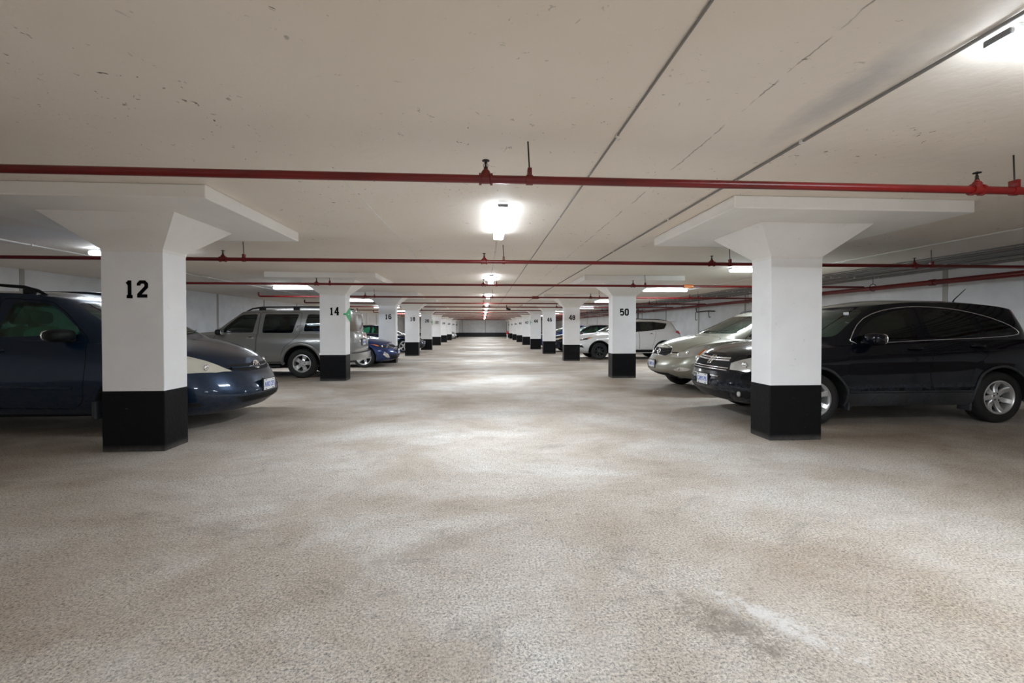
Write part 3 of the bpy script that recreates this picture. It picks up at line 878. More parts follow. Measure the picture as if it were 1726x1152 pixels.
def plate(B, car, y, z, txt, rear=False, dx=.012, dark=True):
    p = B.front(y, z, rear); s = 1 if rear else -1
    if not rear:
        p.x = min(B.front(y+a, z+b).x for a in (-.15, .15) for b in (-.07, .07))
    x = p.x+s*dx
    fr = obj('plate_holder', bx(min(x, x-s*.03), max(x, x-s*.03), y-.165, y+.165, z-.088, z+.088, bev=.008), M['plastic'], car)
    q = x+s*.004
    pl = obj('licence_plate', bx(min(q, x), max(q, x), y-.152, y+.152, z-.074, z+.074, bev=.0015), M['plate'], fr)
    me = text_mesh(txt, .098, .0012, .82)
    xs = [v.co.x for v in me.vertices]; k_ = .265/(max(xs)-min(xs)); me.transform(Matrix.Diagonal((k_, 1, 1, 1)))
    me.transform(Matrix.Rotation(PI/2, 4, 'X')); me.transform(Matrix.Rotation(s*PI/2, 4, 'Z'))
    me.transform(Matrix.Translation((q+s*.0012, y, z-.006)))
    obj('plate_characters', me, M['plateblue'], fr)
    for a in (-.10, .10):
        for b in (-.062, .062):
            obj('plate_bolt', bx(*sorted((q, q+s*.003)), y+a-.012, y+a+.012, z+b-.006, z+b+.006), M['gap'], fr)
def build_car(S, name, label, cat, loc, rz, group=None):
    B = Body(S); car = thing(name, label, cat, loc, rz, group)
    L, W = S['L'], S['W']; ns = S['near']; paint = S['paint']; full = S.get('full', True)
    me = B.me.copy(); me.materials.append(paint); me.materials.append(M['interior'])
    me = boolean(me, to_mesh(B.cav, [M['interior']]), 'DIFFERENCE')
    ax0, ax1, tr, ar = S['ax0'], S['ax1'], S['tr'], S['ar']
    az = S.get('az', tr)
    arch = join_bm([b for ax in (ax0, ax1) for sg in (-1, 1) for b in
        [(lambda q: (lathe(q, [(ar, sg*.50), (ar, sg*1.3)], 48, 'Y', (ax, 0, az)), q)[1])(bmesh.new())]])
    bmesh.ops.recalc_face_normals(arch, faces=arch.faces)
    me = boolean(me, to_mesh(arch, [M['gap']]), 'DIFFERENCE')
    # glass
    allw = []; glass = []
    def add(nm, poly, axis, a, b, gm):
        allw.append(prism(poly, axis, a, b)); glass.append((nm, prism(poly, axis, a, b), gm))
    for nm, poly, gm in S['windows']:
        P = round_poly(poly, S.get('wr', .05))
        for sg in (-1, 1): add(nm, P, 'Y', *sorted((sg*.35, sg*1.3)), gm)
    G = S['gh']; gb, gt = G['base'], G['top']
    w0, w1, z0, z1 = S['ws']
    P = round_poly([(-w0, z0), (w0, z0), (w1, z1), (-w1, z1)], .07)
    add('windshield', P, 'X', gb[0]-.25, gt[0]+.14, S.get('wsm', M['glass_clear']))
    w0, w1, z0, z1 = S['rw']
    P = round_poly([(-w0, z0), (w0, z0), (w1, z1), (-w1, z1)], .07)
    add('rear_window', P, 'X', gt[1]-.12, gb[1]+.3, S.get('rwm', M['glass_dark']))
    for nm, bmw, gm in glass:
        g = boolean(me.copy(), to_mesh(bmw, [gm]), 'INTERSECT')
        g.materials.clear(); g.materials.append(gm)
        g.polygons.foreach_set('material_index', [0]*len(g.polygons))
        if nm == 'side_window' or nm == 'quarter_window' or nm in ('windshield', 'rear_window'):
            g.polygons.foreach_set('use_smooth', [True]*len(g.polygons)); g.set_sharp_from_angle(angle=math.radians(25))
        if len(g.polygons): obj(nm, g, None, car)
    for w_ in allw: me = boolean(me, to_mesh(w_, [M['plastic']]), 'DIFFERENCE')
    # opening panels on the side that shows
    cuts = []; parts = {}
    for nm, poly in S.get('doors', []):
        P = round_poly(poly, .06)
        a, b = sorted((ns*.52, ns*1.3))
        parts[nm] = boolean(me.copy(), to_mesh(prism(P, 'Y', a, b), [M['gap']]), 'INTERSECT')
        cuts.append(prism(offset_poly(P, .0065), 'Y', *sorted((ns*.50, ns*1.31))))
    if S.get('hood'):
        P = round_poly(S['hood'], .10)
        zc0 = S.get('hoodz', .66)
        parts['hood'] = boolean(me.copy(), to_mesh(prism(P, 'Z', zc0, 2), [M['gap']]), 'INTERSECT')
        cuts.append(prism(offset_poly(P, .0055), 'Z', zc0-.02, 2.1))
    if cuts: 
        for c in cuts: me = boolean(me, to_mesh(c, [M['gap']]), 'DIFFERENCE')
    obj('body', me, None, car, smooth=True, angle=30)
    po = {}
    for nm, pm in parts.items():
        po[nm] = obj(nm, pm, None, car, smooth=True, angle=30)
    # wheels
    wm = wheel_meshes(*S['wheel'])
    wy = W-.02-S['wheel'][2]/2-S.get('wy', .02)
    for ax in (ax0, ax1):
        for sg in (-1, 1): add_wheel(car, wm, ax, sg*wy, tr, S['rim'], sg, .3 if ax == ax0 else S.get('spin', 0.1))
    # underbody
    bm = bmesh.new(); box(bm, .72, L-.5, -W*.74, W*.74, S['zu'], S['zu']+.12, bev=.03)
    box(bm, ax0-.05, ax0+.05, -W*.85, W*.85, tr-.05, tr+.05); box(bm, ax1-.05, ax1+.05, -W*.85, W*.85, tr-.05, tr+.05)
    obj('underbody', bm, M['gap'], car)
    # handles, mirrors
    for nm, x, z in S.get('handles', []):
        p = B.side(x, z, ns); bm = bmesh.new()
        tube(bm, [p+Vector((-.10, 0, 0)), p+Vector((-.085, ns*.022, 0)), p+Vector((-.03, ns*.034, 0)), p+Vector((.05, ns*.034, 0)), p+Vector((.09, ns*.02, 0)), p+Vector((.10, 0, 0))], [.010, .013, .015, .015, .013, .010], 8)
        hd = obj('door_handle', bm, S.get('handlem', paint), po.get(nm, car), smooth=True, angle=60)
        bm = bmesh.new(); rounded(bm, p-Vector((0, ns*.018, 0)), .065, .024, .038, 2.2, 10)
        obj('handle_recess', bm, M['gap'], hd, smooth=True, angle=60)
    mx, mz = S['mirror']; msz = S.get('mirsz', (.085, .12, .075))
    for sg in (-1, 1):
        p = B.side(mx, mz, sg); bm = bmesh.new()
        rounded(bm, (mx+.01, p.y+sg*.13, mz+.02), msz[0], msz[1], msz[2], 2.8, 12, rz=-sg*.12)
        tube(bm, [(mx-.03, p.y-sg*.03, mz-.03), (mx-.01, p.y+sg*.06, mz-.03), (mx, p.y+sg*.10, mz-.01)], [.035, .028, .025], 8)
        mo = obj('side_mirror', bm, S.get('mirm', paint), car, smooth=True, angle=60)
        bm = bmesh.new(); rounded(bm, (mx+.01+msz[0]*.86, p.y+sg*.13, mz+.02), .012, msz[1]*.88, msz[2]*.85, 3, 10, rz=-sg*.12)
        obj('mirror_glass', bm, M['chrome'], mo, smooth=True, angle=60)
    # seats
    sm = S.get('seat', M['seatdark']); zf = S.get('floor', .86)
    for sx_ in S.get('seats', []):
        for sy in (-.37, .37):
            st = obj('seat', (lambda q: (rounded(q, (sx_-.12, sy, zf+.02), .24, .24, .08, 3.5, 10), rounded(q, (sx_+.12, sy, zf+.20), .09, .25, S.get('sbh', .27), 3.5, 12, ry=.18), q)[2])(bmesh.new()), sm, car, smooth=True, angle=60)
            bm = bmesh.new(); hz = zf+.20+S.get('sbh', .27); hx = sx_+.12+.18*S.get('sbh', .27)
            rounded(bm, (hx+.02, sy, hz+.11), .05, .13, .085, 3, 10, ry=.1)
            for q in (-.05, .05): tube(bm, [(hx, sy+q, hz-.02), (hx+.015, sy+q, hz+.06)], .006, 6)
            obj('headrest', bm, S.get('headm', sm), st, smooth=True, angle=60)
    if S.get('seats'):
        x = S['seats'][0]-.48; bm = bmesh.new()
        c = Vector((x, S.get('wheely', .37), zf+.20)); pts = []
        for k in range(20):
            t = 2*PI*k/20; pts.append(c+Vector((-.09*math.sin(t), .185*math.cos(t), .165*math.sin(t))))
        tube(bm, pts, .014, 6, True); tube(bm, [pts[0], c, pts[10]], .02, 6); tube(bm, [c, c+Vector((-.2, 0, -.12))], .025, 6)
        obj('steering_wheel', bm, M['plastic'], car, smooth=True, angle=60)
    # wipers
    for y0, y1 in ((.55, -.02), (.02, -.52)):
        q = []
        for k in range(9):
            t = k/8; y = lerp(y0, y1, t); p = B.front(y, S['ws'][2]+.015+.03*t)
            q.append(p+Vector((-.018, 0, .012)))
        obj('wiper', tb(q, .007, 5), M['plastic'], car)
    S.get('extra', lambda *a: None)(B, car, po)
    return B, car
def ref_front(B, car, nm, poly, m, off=.006, parent=None, both=True, rear=False, smooth=True, thick=.014):
    out = []
    for sg in ((1, -1) if both else (1,)):
        P = [(y*sg, z) for y, z in poly]
        if sg < 0: P = P[::-1]
        o = obj(nm, patch(B, P2front(B, P, rear=rear), off, .05, thick), m, parent if parent else car, smooth=smooth, angle=50); out.append(o)
    return out
def wrap(B, car, nm, pts, m, off=.006, both=True, parent=None, thick=.014, res=.05):
    """patch from approximate 3-D outline points, mirrored"""
    out = []
    for sg in ((1, -1) if both else (1,)):
        q = dens([Vector((p[0], p[1]*sg, p[2])) for p in pts], .05)
        q = [B.near(p)[0] for p in q]
        o = obj(nm, patch(B, q, off, res, thick), m, parent if parent else car, smooth=True, angle=50); out.append(o)
    return out
def blob(B, parent, nm, p, r, m, off=.0, sq=.5):
    c, n = B.near(p); bm = bmesh.new(); rounded(bm, c+n*off, r*sq, r, r, 2, 10)
    return obj(nm, bm, m, parent, smooth=True, angle=60)
def side_line(B, car, nm, pts, r, m, sides, closed=False, parent=None, off=0):
    for sg in sides:
        q = [B.side(x, z, sg) for x, z in pts]
        obj(nm, strip(B, q, r, closed, off), m, parent or car, smooth=True, angle=60)

# ---------------- black crossover on the right
def crv_extra(B, car, po):
    # chrome daylight line around the side glass
    loop = [(1.56, 1.055), (1.72, 1.28), (1.94, 1.445), (2.22, 1.535), (2.6, 1.575), (3.02, 1.56), (3.34, 1.515), (3.66, 1.435), (3.92, 1.33), (4.05, 1.235), (4.03, 1.185), (3.66, 1.15), (2.7, 1.115), (2.1, 1.085)]
    loop = smooth_poly(loop, 1)
    side_line(B, car, 'window_trim', loop, .0075, M['chrome'], (-1, 1), True)
    for o in ref_front(B, car, 'grille', [(-.50, .66), (.50, .66), (.44, .885), (-.44, .885)], M['gap'], .004, both=False):
        for z, w, r in ((.845, .40, .016), (.815, .42, .016)):
            obj('grille_bar', tb([B.front(y*w/8, z+.01*abs(y/8))-Vector((.016, 0, 0)) for y in range(-8, 9)], r, 8), M['chrome'], o, smooth=True, angle=60)
        for z, w in ((.725, .47), (.695, .46), (.60, .34)):
            obj('grille_slat', tb([B.front(y*w/8, z)-Vector((.014, 0, 0)) for y in range(-8, 9)], .007, 6), M['chrome'], o, smooth=True, angle=60)
    emblem(B, car, 'H', 0, .82, .055)
    hl = wrap(B, car, 'headlight', [(.16, .46, .80), (.10, .50, .72), (.20, .74, .705), (.42, .88, .745), (.60, .885, .83), (.62, .87, .875), (.36, .70, .905)], M['lensclear'])
    for sg, o in zip((1, -1), hl):
        blob(B, o, 'headlight_bulb', (.22, sg*.66, .79), .055, M['chrome']); wrap(B, car, 'turn_signal', [(.46, sg*.86, .77), (.56, sg*.875, .80), (.58, sg*.87, .85), (.50, sg*.84, .84)], M['orange'], .009, False, o)
    ref_front(B, car, 'bumper_intake', [(-.42, .275), (.42, .275), (.50, .40), (-.50, .40)], M['plastic'], .006, both=False)
    for o in wrap(B, car, 'fog_light', [(.10, .56, .36), (.12, .60, .31), (.30, .78, .33), (.34, .80, .42), (.14, .66, .46)], M['gap']): pass
    for sg in (-1, 1): blob(B, car, 'fog_lamp', (.14, sg*.66, .38), .04, M['lensclear'], .01)
    for sg in (-1, 1):
        bm = bmesh.new(); rounded(bm, (B.front(sg*.30, .50).x+.02, sg*.30, .50), .06, .055, .045, 2.2, 10)
        obj('bumper_guard', bm, M['clad'], car, smooth=True, angle=60)
    plate(B, car, .02, .535, 'CAMY-795')
    # sill cladding with moulded ribs, arch lips
    for sg in (-1, 1):
        o = obj('sill_cladding', patch(B, P2side(B, [(1.52, .255), (3.20, .255), (3.27, .43), (1.47, .43)], sg), .012, .07, .03), M['clad'], car, smooth=True, angle=50)
        for k in range(5):
            x = 1.92+.24*k
            p = [B.side(x+a, z, sg)+Vector((0, sg*.018, 0)) for a, z in ((-.08, .29), (-.06, .36), (-.03, .385), (.03, .385))]
            obj('cladding_rib', tb(p, .009, 5), M['clad'], o, smooth=True, angle=60)
        obj('side_moulding', strip(B, [B.side(1.50, .445, sg), B.side(3.24, .445, sg)], .010, off=.004), M['clad'], car, smooth=True, angle=60)
        for ax in (1.06, 3.66):
            q = []
            for k in range(25):
                a = lerp(-.12*PI, 1.12*PI, k/24)
                p = B.side(ax+.425*math.cos(a), .35+.415*math.sin(a), sg); q.append(p+Vector((0, sg*.006, 0)))
            q = [p for p in q if p.z > .23]
            obj('arch_lip', tb(q, .017, 8), M['clad'], car, smooth=True, angle=60)
    # mud flap and antenna
    obj('mud_flap', bx(1.50, 1.53, -.89, -.70, .20, .40, bev=.01), M['clad'], car)
    obj('mud_flap', bx(3.23, 3.26, -.87, -.70, .17, .34, bev=.01), M['clad'], car)
    p = B.topp(3.55, -.35); obj('antenna', tb([p-Vector((0, 0, .01)), p+Vector((.02, 0, .03)), p+Vector((.20, 0, .19))], [.012, .007, .004], 6), M['plastic'], car)
    wrap(B, car, 'tail_light', [(4.42, .80, 1.18), (4.30, .74, 1.42), (4.20, .66, 1.58), (4.32, .62, 1.58), (4.50, .66, 1.38), (4.56, .70, 1.15)], M['redlens'])
    for z in (.90,): side_line(B, car, 'body_crease', [(1.50, .905), (2.0, .935), (3.1, .965), (4.3, .99)], .006, S_CRV['paint'], (-1, 1), off=.001)
    # parking sticker
    p = B.front(-.45, 1.47); obj('windshield_sticker', bx(p.x-.012, p.x-.008, -.49, -.40, 1.46, 1.50), M['plate'], car)
S_CRV = dict(L=4.60, W=.915, near=-1, paint=M['paint_black'], ax0=1.06, ax1=3.66, tr=.345, ar=.405, az=.355, zu=.24,
  zbot=[(0, .27), (.4, .25), (1.2, .25), (3.4, .25), (4.6, .33)],
  zsh=[(0, .80), (.15, .83), (.45, .91), (.9, .985), (1.4, 1.03), (2.6, 1.075), (3.6, 1.11), (4.6, 1.13)],
  deck=[(0, .84), (.2, .915), (.45, .995), (.8, 1.065), (1.25, 1.125), (1.6, 1.13), (4.3, 1.15), (4.6, 1.14)],
  roof=[(1.9, 1.545), (2.2, 1.60), (2.7, 1.63), (3.3, 1.625), (3.8, 1.59), (4.2, 1.52), (4.4, 1.46)],
  f=dict(x0=[(0, .20), (.15, .08), (.3, .02), (.45, .0), (.6, .03), (.8, .07), (.93, .11), (1, .17)],
    w=[(0, .90), (.08, .955), (.20, .985), (.30, 1.0), (.40, .985), (.50, .964), (.60, .976), (.70, 1.0), (.80, .995), (.88, .965), (.95, .94), (1, .915)]),
  rn=.62, rt=.40, flare=[(1.06, .35, .46, .012), (3.66, .35, .46, .014)],
  gh=dict(base=(1.17, 4.52, .835, .42, .30), top=(1.98, 4.28, .625, .30, .25), crown=.06),
  windows=[('side_window', [(1.66, 1.10), (1.80, 1.28), (2.00, 1.41), (2.26, 1.50), (2.53, 1.535), (2.55, 1.13)], M['glass_dark']),
           ('side_window', [(2.72, 1.14), (2.70, 1.53), (3.04, 1.525), (3.34, 1.48), (3.47, 1.17)], M['glass_dark']),
           ('quarter_window', [(3.58, 1.18), (3.47, 1.44), (3.70, 1.38), (3.90, 1.295), (3.98, 1.225), (3.90, 1.195)], M['glass_dark'])],
  ws=(.70, .56, 1.155, 1.53), rw=(.60, .50, 1.20, 1.48),
  doors=[('front_door', [(1.52, .46), (1.50, .80), (1.56, 1.0), (1.60, 1.07), (1.74, 1.27), (1.96, 1.43), (2.24, 1.525), (2.62, 1.56), (2.64, 1.1), (2.64, .46)]),
         ('rear_door', [(2.66, .46), (2.66, 1.1), (2.64, 1.56), (3.04, 1.548), (3.40, 1.495), (3.54, 1.17), (3.50, .98), (3.30, .80), (3.20, .60), (3.18, .46)])],
  hood=[(.22, -.40), (.22, .40), (.42, .66), (1.10, .74), (1.22, .5), (1.14, 0), (1.22, -.5), (1.10, -.74), (.42, -.66)], hoodz=.80,
  handles=[('front_door', 2.45, 1.01), ('rear_door', 3.34, 1.04)], mirror=(1.80, 1.115), mirsz=(.09, .13, .085),
  wheel=('seven', .345, .235, .222, 7, .062, False, False, 1.0, .068), rim=M['alloy'], seats=[2.35, 3.2], seat=M['seatdark'], extra=crv_extra)
# ---------------- navy minivan on the left
def van_extra(B, car, po):
    ref_front(B, car, 'grille', [(-.44, .74), (-.30, .705), (.30, .705), (.44, .74), (.50, .80), (-.50, .80)], M['gap'], .004, both=False)
    bm = bmesh.new()
    tube(bm, [B.front(y*.46/8, .765-.012*(1-(y/8)**2))-Vector((.014, 0, 0)) for y in range(-8, 9)], .012, 6)
    obj('grille_bar', bm, S_VAN['paint'], car, smooth=True, angle=60)
    emblem(B, car, 'ovals', 0, .775, .058, tr=.0055)
    hl = wrap(B, car, 'headlight', [(.20, .50, .745), (.34, .66, .715), (.58, .84, .72), (.80, .93, .755), (1.0, .95, .83), (1.1, .94, .91), (1.06, .90, 1.0), (.86, .85, 1.02), (.55, .74, .955), (.30, .61, .845)], M['lens'])
    for sg, o in zip((1, -1), hl):
        blob(B, o, 'headlight_bulb', (.40, sg*.72, .80), .05, M['chrome']); blob(B, o, 'headlight_bulb', (.62, sg*.84, .84), .045, M['chrome'])
        wrap(B, car, 'turn_signal', [(.62, sg*.86, .735), (.80, sg*.93, .76), (.98, sg*.95, .83), (.90, sg*.94, .835), (.74, sg*.90, .785)], M['orange'], .010, False, o)
    o = ref_front(B, car, 'bumper_intake', [(-.46, .315), (.46, .315), (.56, .395), (-.56, .41)], M['gap'], .004, both=False)[0]
    for z in (.335, .355, .375):
        obj('intake_slat', tb([B.front(y*.47/8, z)-Vector((.012, 0, 0)) for y in range(-8, 9)], .004, 5), M['plastic'], o)
    for o in wrap(B, car, 'fog_light_recess', [(.42, .78, .365), (.44, .80, .325), (.70, .91, .325), (.80, .935, .35), (.60, .88, .385)], M['gap']): pass
    plate(B, car, 0, .50, 'AVKD 275')
    for sg in (-1, 1):
        obj('side_moulding', strip(B, [B.side(1.76, .575, sg), B.side(2.6, .60, sg), B.side(3.7, .60, sg)], .020, off=.002), S_VAN['paint'], car, smooth=True, angle=60)
        ya = B.topp(2.9, sg*.62).z
        q = []
        for x, dz in ((2.35, -.01), (2.45, .035), (2.62, .07), (2.9, .085), (3.6, .085), (4.3, .07), (4.5, -.01)):
            q.append((x, sg*.60, B.topp(x, sg*.60).z+dz))
        bm = bmesh.new(); tube(bm, q, [.016, .022, .022, .018, .018, .02, .014], 8)
        for x in (2.55, 3.4, 4.35): box(bm, x-.07, x+.07, sg*.60-.02, sg*.60+.02, B.topp(x, sg*.60).z-.02, B.topp(x, sg*.60).z+.06, bev=.01)
        obj('roof_rail', bm, M['plastic'], car, smooth=True, angle=60)
    obj('mud_flap', bx(1.52, 1.57, .72, .95, .20, .42, bev=.01), M['clad'], car)
    wrap(B, car, 'tail_light', [(4.85, .90, .95), (4.80, .88, 1.25), (4.96, .80, 1.28), (5.04, .78, .95)], M['redlens'])
S_VAN = dict(L=5.10, W=.975, near=1, paint=M['paint_navy'], ax0=1.13, ax1=4.16, tr=.335, ar=.40, az=.35, zu=.20, n=2.3,
  zbot=[(0, .23), (.5, .20), (1.2, .25), (4.4, .28), (5.1, .33)],
  zsh=[(0, .70), (.2, .75), (.5, .86), (.85, .97), (1.3, 1.07), (1.8, 1.11), (3, 1.14), (5.1, 1.16)],
  deck=[(0, .76), (.12, .83), (.3, .92), (.6, 1.03), (1.0, 1.13), (1.4, 1.17), (5.1, 1.17)],
  roof=[(1.95, 1.60), (2.2, 1.655), (2.7, 1.70), (3.5, 1.71), (4.3, 1.69), (4.8, 1.64), (5.0, 1.60)],
  f=dict(x0=[(0, .16), (.12, .07), (.28, .01), (.42, 0), (.58, .03), (.75, .07), (.9, .11), (1, .17)]),
  rn=.95, rt=.40,
  gh=dict(base=(1.02, 5.03, .90, .60, .30), top=(1.98, 4.86, .68, .32, .25), crown=.06, n=2.4),
  windows=[('side_window', [(1.76, 1.20), (1.80, 1.27), (2.02, 1.46), (2.22, 1.575), (2.60, 1.60), (2.68, 1.17)], M['glass_green']),
           ('side_window', [(2.84, 1.18), (2.80, 1.61), (3.70, 1.61), (3.74, 1.18)], M['glass_dark']),
           ('quarter_window', [(3.90, 1.19), (3.88, 1.61), (4.66, 1.57), (4.80, 1.20)], M['glass_dark'])],
  ws=(.74, .60, 1.19, 1.59), rw=(.70, .58, 1.20, 1.58), wsm=M['glass_clear'],
  doors=[('front_door', [(1.76, .33), (1.66, .42), (1.62, .9), (1.68, 1.16), (1.95, 1.43), (2.20, 1.60), (2.74, 1.635), (2.76, 1.2), (2.78, .36)]),
         ('sliding_door', [(2.80, .36), (2.78, 1.2), (2.76, 1.64), (3.80, 1.64), (3.84, 1.2), (3.84, .80), (3.70, .6), (3.66, .36)])],
  hood=[(.16, -.44), (.16, .44), (.38, .66), (.80, .82), (1.10, .80), (.98, .4), (.94, 0), (.98, -.4), (1.10, -.80), (.80, -.82), (.38, -.66)], hoodz=.76,
  handles=[('front_door', 2.62, 1.02)], mirror=(1.86, 1.17), mirsz=(.10, .14, .075), mirm=M['plastic'],
  wheel=('vanwheel', .335, .225, .205, 5, .09, False, False, 1.0, .07), rim=M['alloy'], seats=[2.45, 3.45], seat=M['seatgrey'], headm=M['seatdark'], sbh=.22, floor=.88, wheely=-.37, extra=van_extra)
# ---------------- champagne crossover behind the black one
def rx_extra(B, car, po):
    o = ref_front(B, car, 'grille', [(-.34, .715), (.34, .715), (.43, .77), (.40, .875), (-.40, .875), (-.43, .77)], M['gap'], .004, both=False)[0]
    for k in range(5):
        z = .735+.03*k; obj('grille_slat', tb([B.front(y*.38/8, z)-Vector((.012, 0, 0)) for y in range(-8, 9)], .005, 5), M['alloydark'], o)
    bm = strip(B, [B.front(y, z) for y, z in ((-.43, .77), (-.40, .88), (.40, .88), (.43, .77), (.34, .705), (-.34, .705))], .010, True, .004)
    obj('grille_surround', bm, M['chrome'], o, smooth=True, angle=60)
    emblem(B, car, 'L', 0, .80, .05, tr=.007)
    hl = wrap(B, car, 'headlight', [(.16, .47, .72), (.26, .66, .70), (.50, .85, .72), (.62, .90, .78), (.86, .90, .955), (.60, .82, .93), (.34, .68, .86), (.22, .55, .80)], M['lensclear'])
    for sg, q in zip((1, -1), hl):
        blob(B, q, 'headlight_bulb', (.26, sg*.62, .76), .05, M['chrome']); blob(B, q, 'headlight_bulb', (.40, sg*.74, .80), .05, M['chrome'])
        wrap(B, car, 'turn_signal', [(.55, sg*.86, .74), (.60, sg*.88, .75), (.70, sg*.89, .86), (.70, sg*.885, .895), (.64, sg*.88, .86), (.58, sg*.87, .80)], M['orange'], .010, False, q)
    ref_front(B, car, 'bumper_intake', [(-.52, .30), (.52, .30), (.46, .38), (-.46, .38)], M['gap'], .006, both=False)
    for q in wrap(B, car, 'fog_light', [(.20, .60, .47), (.24, .66, .44), (.40, .80, .46), (.44, .83, .50), (.30, .72, .52)], M['chrome']): pass
    for sg in (-1, 1): blob(B, car, 'fog_lamp', (.26, sg*.70, .48), .03, M['lensclear'], .01)
    plate(B, car, 0, .545, 'CAME 116')
    for sg in (-1, 1):
        q = [(x, sg*.58, B.topp(x, sg*.58).z+dz) for x, dz in ((2.2, -.01), (2.35, .04), (2.7, .055), (3.6, .05), (3.8, -.01))]
        obj('roof_rail', tb(q, .014, 8), M['plastic'], car, smooth=True, angle=60)
    obj('air_freshener', bx(1.93, 1.94, -.03, .03, 1.30, 1.42, bev=.004), M['plate'], car)
    wrap(B, car, 'tail_light', [(4.50, .86, .95), (4.42, .84, 1.15), (4.58, .78, 1.18), (4.66, .76, .95)], M['redlens'])
S_RX = dict(L=4.73, W=.925, near=-1, paint=M['paint_champ'], ax0=.96, ax1=3.68, tr=.35, ar=.405, az=.36, zu=.24, n=2.3,
  zbot=[(0, .31), (.5, .29), (1.2, .26), (3.5, .27), (4.73, .34)],
  zsh=[(0, .70), (.2, .76), (.5, .88), (.8, .97), (1.3, 1.03), (2.4, 1.08), (4.73, 1.14)],
  deck=[(0, .80), (.15, .905), (.3, .96), (.6, 1.055), (1.05, 1.135), (1.4, 1.14), (4.73, 1.15)],
  roof=[(1.95, 1.53), (2.25, 1.585), (2.8, 1.62), (3.4, 1.61), (4.0, 1.56), (4.4, 1.49)],
  rn=.80, rt=.42,
  f=dict(x0=[(0, .22), (.15, .08), (.3, .01), (.5, .0), (.68, .03), (.85, .08), (1, .15)]),
  gh=dict(base=(1.06, 4.62, .845, .52, .30), top=(2.05, 4.32, .63, .32, .25), crown=.055),
  windows=[('side_window', [(1.58, 1.10), (1.85, 1.33), (2.15, 1.48), (2.52, 1.52), (2.56, 1.12)], M['glass_dark']),
           ('side_window', [(2.70, 1.13), (2.67, 1.53), (3.25, 1.50), (3.50, 1.16)], M['glass_dark']),
           ('quarter_window', [(3.62, 1.17), (3.42, 1.47), (3.85, 1.40), (4.05, 1.20)], M['glass_dark'])],
  ws=(.72, .56, 1.165, 1.52), rw=(.60, .50, 1.20, 1.46),
  doors=[('front_door', [(1.50, .40), (1.46, .8), (1.52, 1.05), (1.80, 1.33), (2.12, 1.51), (2.60, 1.545), (2.62, 1.1), (2.62, .40)])],
  hood=[(.16, -.42), (.16, .42), (.36, .64), (.80, .78), (1.12, .72), (1.0, 0), (1.12, -.72), (.80, -.78), (.36, -.64)], hoodz=.80,
  handles=[('front_door', 2.44, 1.0)], mirror=(1.72, 1.13),
  wheel=('rxwheel', .35, .225, .222, 5, .085, False, False, 1.0, .07), rim=M['alloy'], seats=[2.35], seat=M['seatgrey'], extra=rx_extra)
# ---------------- bronze-grey off-roader, rear towards the aisle
def off_extra(B, car, po):
    for sg in (-1, 1):
        q = [(x, sg*.66, B.topp(x, sg*.66).z+dz) for x, dz in ((2.05, -.01), (2.20, .05), (2.45, .075), (3.4, .075), (4.3, .07), (4.5, -.01))]
        bm = bmesh.new(); tube(bm, q, .020, 8)
        for x in (2.45, 3.3, 4.3): box(bm, x-.08, x+.08, sg*.66-.025, sg*.66+.025, B.topp(x, sg*.66).z-.02, B.topp(x, sg*.66).z+.07, bev=.01)
        obj('roof_rail', bm, M['plastic'], car, smooth=True, angle=60)
        for ax in (.80, 3.50):
            q = []
            for k in range(29):
                a = lerp(-.10*PI, 1.10*PI, k/28)
                q.append(B.side(ax+.485*math.cos(a), .40+.475*math.sin(a), sg)+Vector((0, sg*.012, 0)))
            q = [p for p in q if p.z > .36]
            obj('fender_flare', tb(q, .046, 8), S_OFF['paint'], car, smooth=True, angle=60)
        side_line(B, car, 'side_moulding', [(1.4, .56), (2.90, .56)], .014, S_OFF['paint'], (sg,), off=.004)
        obj('side_step', bx(1.35, 2.98, *sorted((sg*.80, sg*.94)), .27, .33, bev=.02), M['plastic'], car)
    # pillar grab handle of the rear door
    p = [B.side(x, z, -1)+Vector((0, -.012, 0)) for x, z in ((3.36, 1.20), (3.38, 1.33), (3.50, 1.34), (3.47, 1.20))]
    obj('door_handle', tb(p, .012, 6, True), M['chrome'], car, smooth=True, angle=60)
    ref_front(B, car, 'number_recess', [(-.26, .80), (.26, .80), (.24, .99), (-.24, .99)], M['plastic'], .004, both=False, rear=True)
    plate(B, car, 0, .89, 'BKTX 402', rear=True)
    emblem(B, car, 'bar', 0, 1.10, .05, rear=True)
    obj('rear_bumper', prism(smooth_poly([(4.45, -.90), (4.74, -.89), (4.86, -.70), (4.90, 0), (4.86, .70), (4.74, .89), (4.45, .90)], 2), 'Z', .44, .62), S_OFF['paint'], car, smooth=True, angle=40)
    obj('bumper_step', prism(smooth_poly([(4.52, -.80), (4.72, -.80), (4.82, -.62), (4.87, 0), (4.82, .62), (4.72, .80), (4.52, .80)], 2), 'Z', .60, .635), M['clad'], car, smooth=True, angle=40)
    wrap(B, car, 'tail_light', [(4.50, .91, 1.0), (4.50, .89, 1.42), (4.58, .88, 1.42), (4.62, .89, 1.0)], M['redlens'])
    p = B.front(.18, 1.06, True); obj('leaf_badge', bx(p.x-.004, p.x+.006, .14, .21, 1.03, 1.10, bev=.002), M['redlens'], car)
    p = B.front(.2, 1.18, True); obj('rear_wiper', tb([B.front(y, 1.24+.06*k, True)+Vector((.02, 0, 0)) for k, y in enumerate((.0, .15, .3, .4))], .008, 5), M['plastic'], car)
    ref_front(B, car, 'grille', [(-.4, .70), (.4, .70), (.4, .92), (-.4, .92)], M['plastic'], .004, both=False)
    wrap(B, car, 'headlight', [(.05, .50, .72), (.20, .84, .72), (.35, .90, .92), (.10, .60, .94)], M['lensclear'])
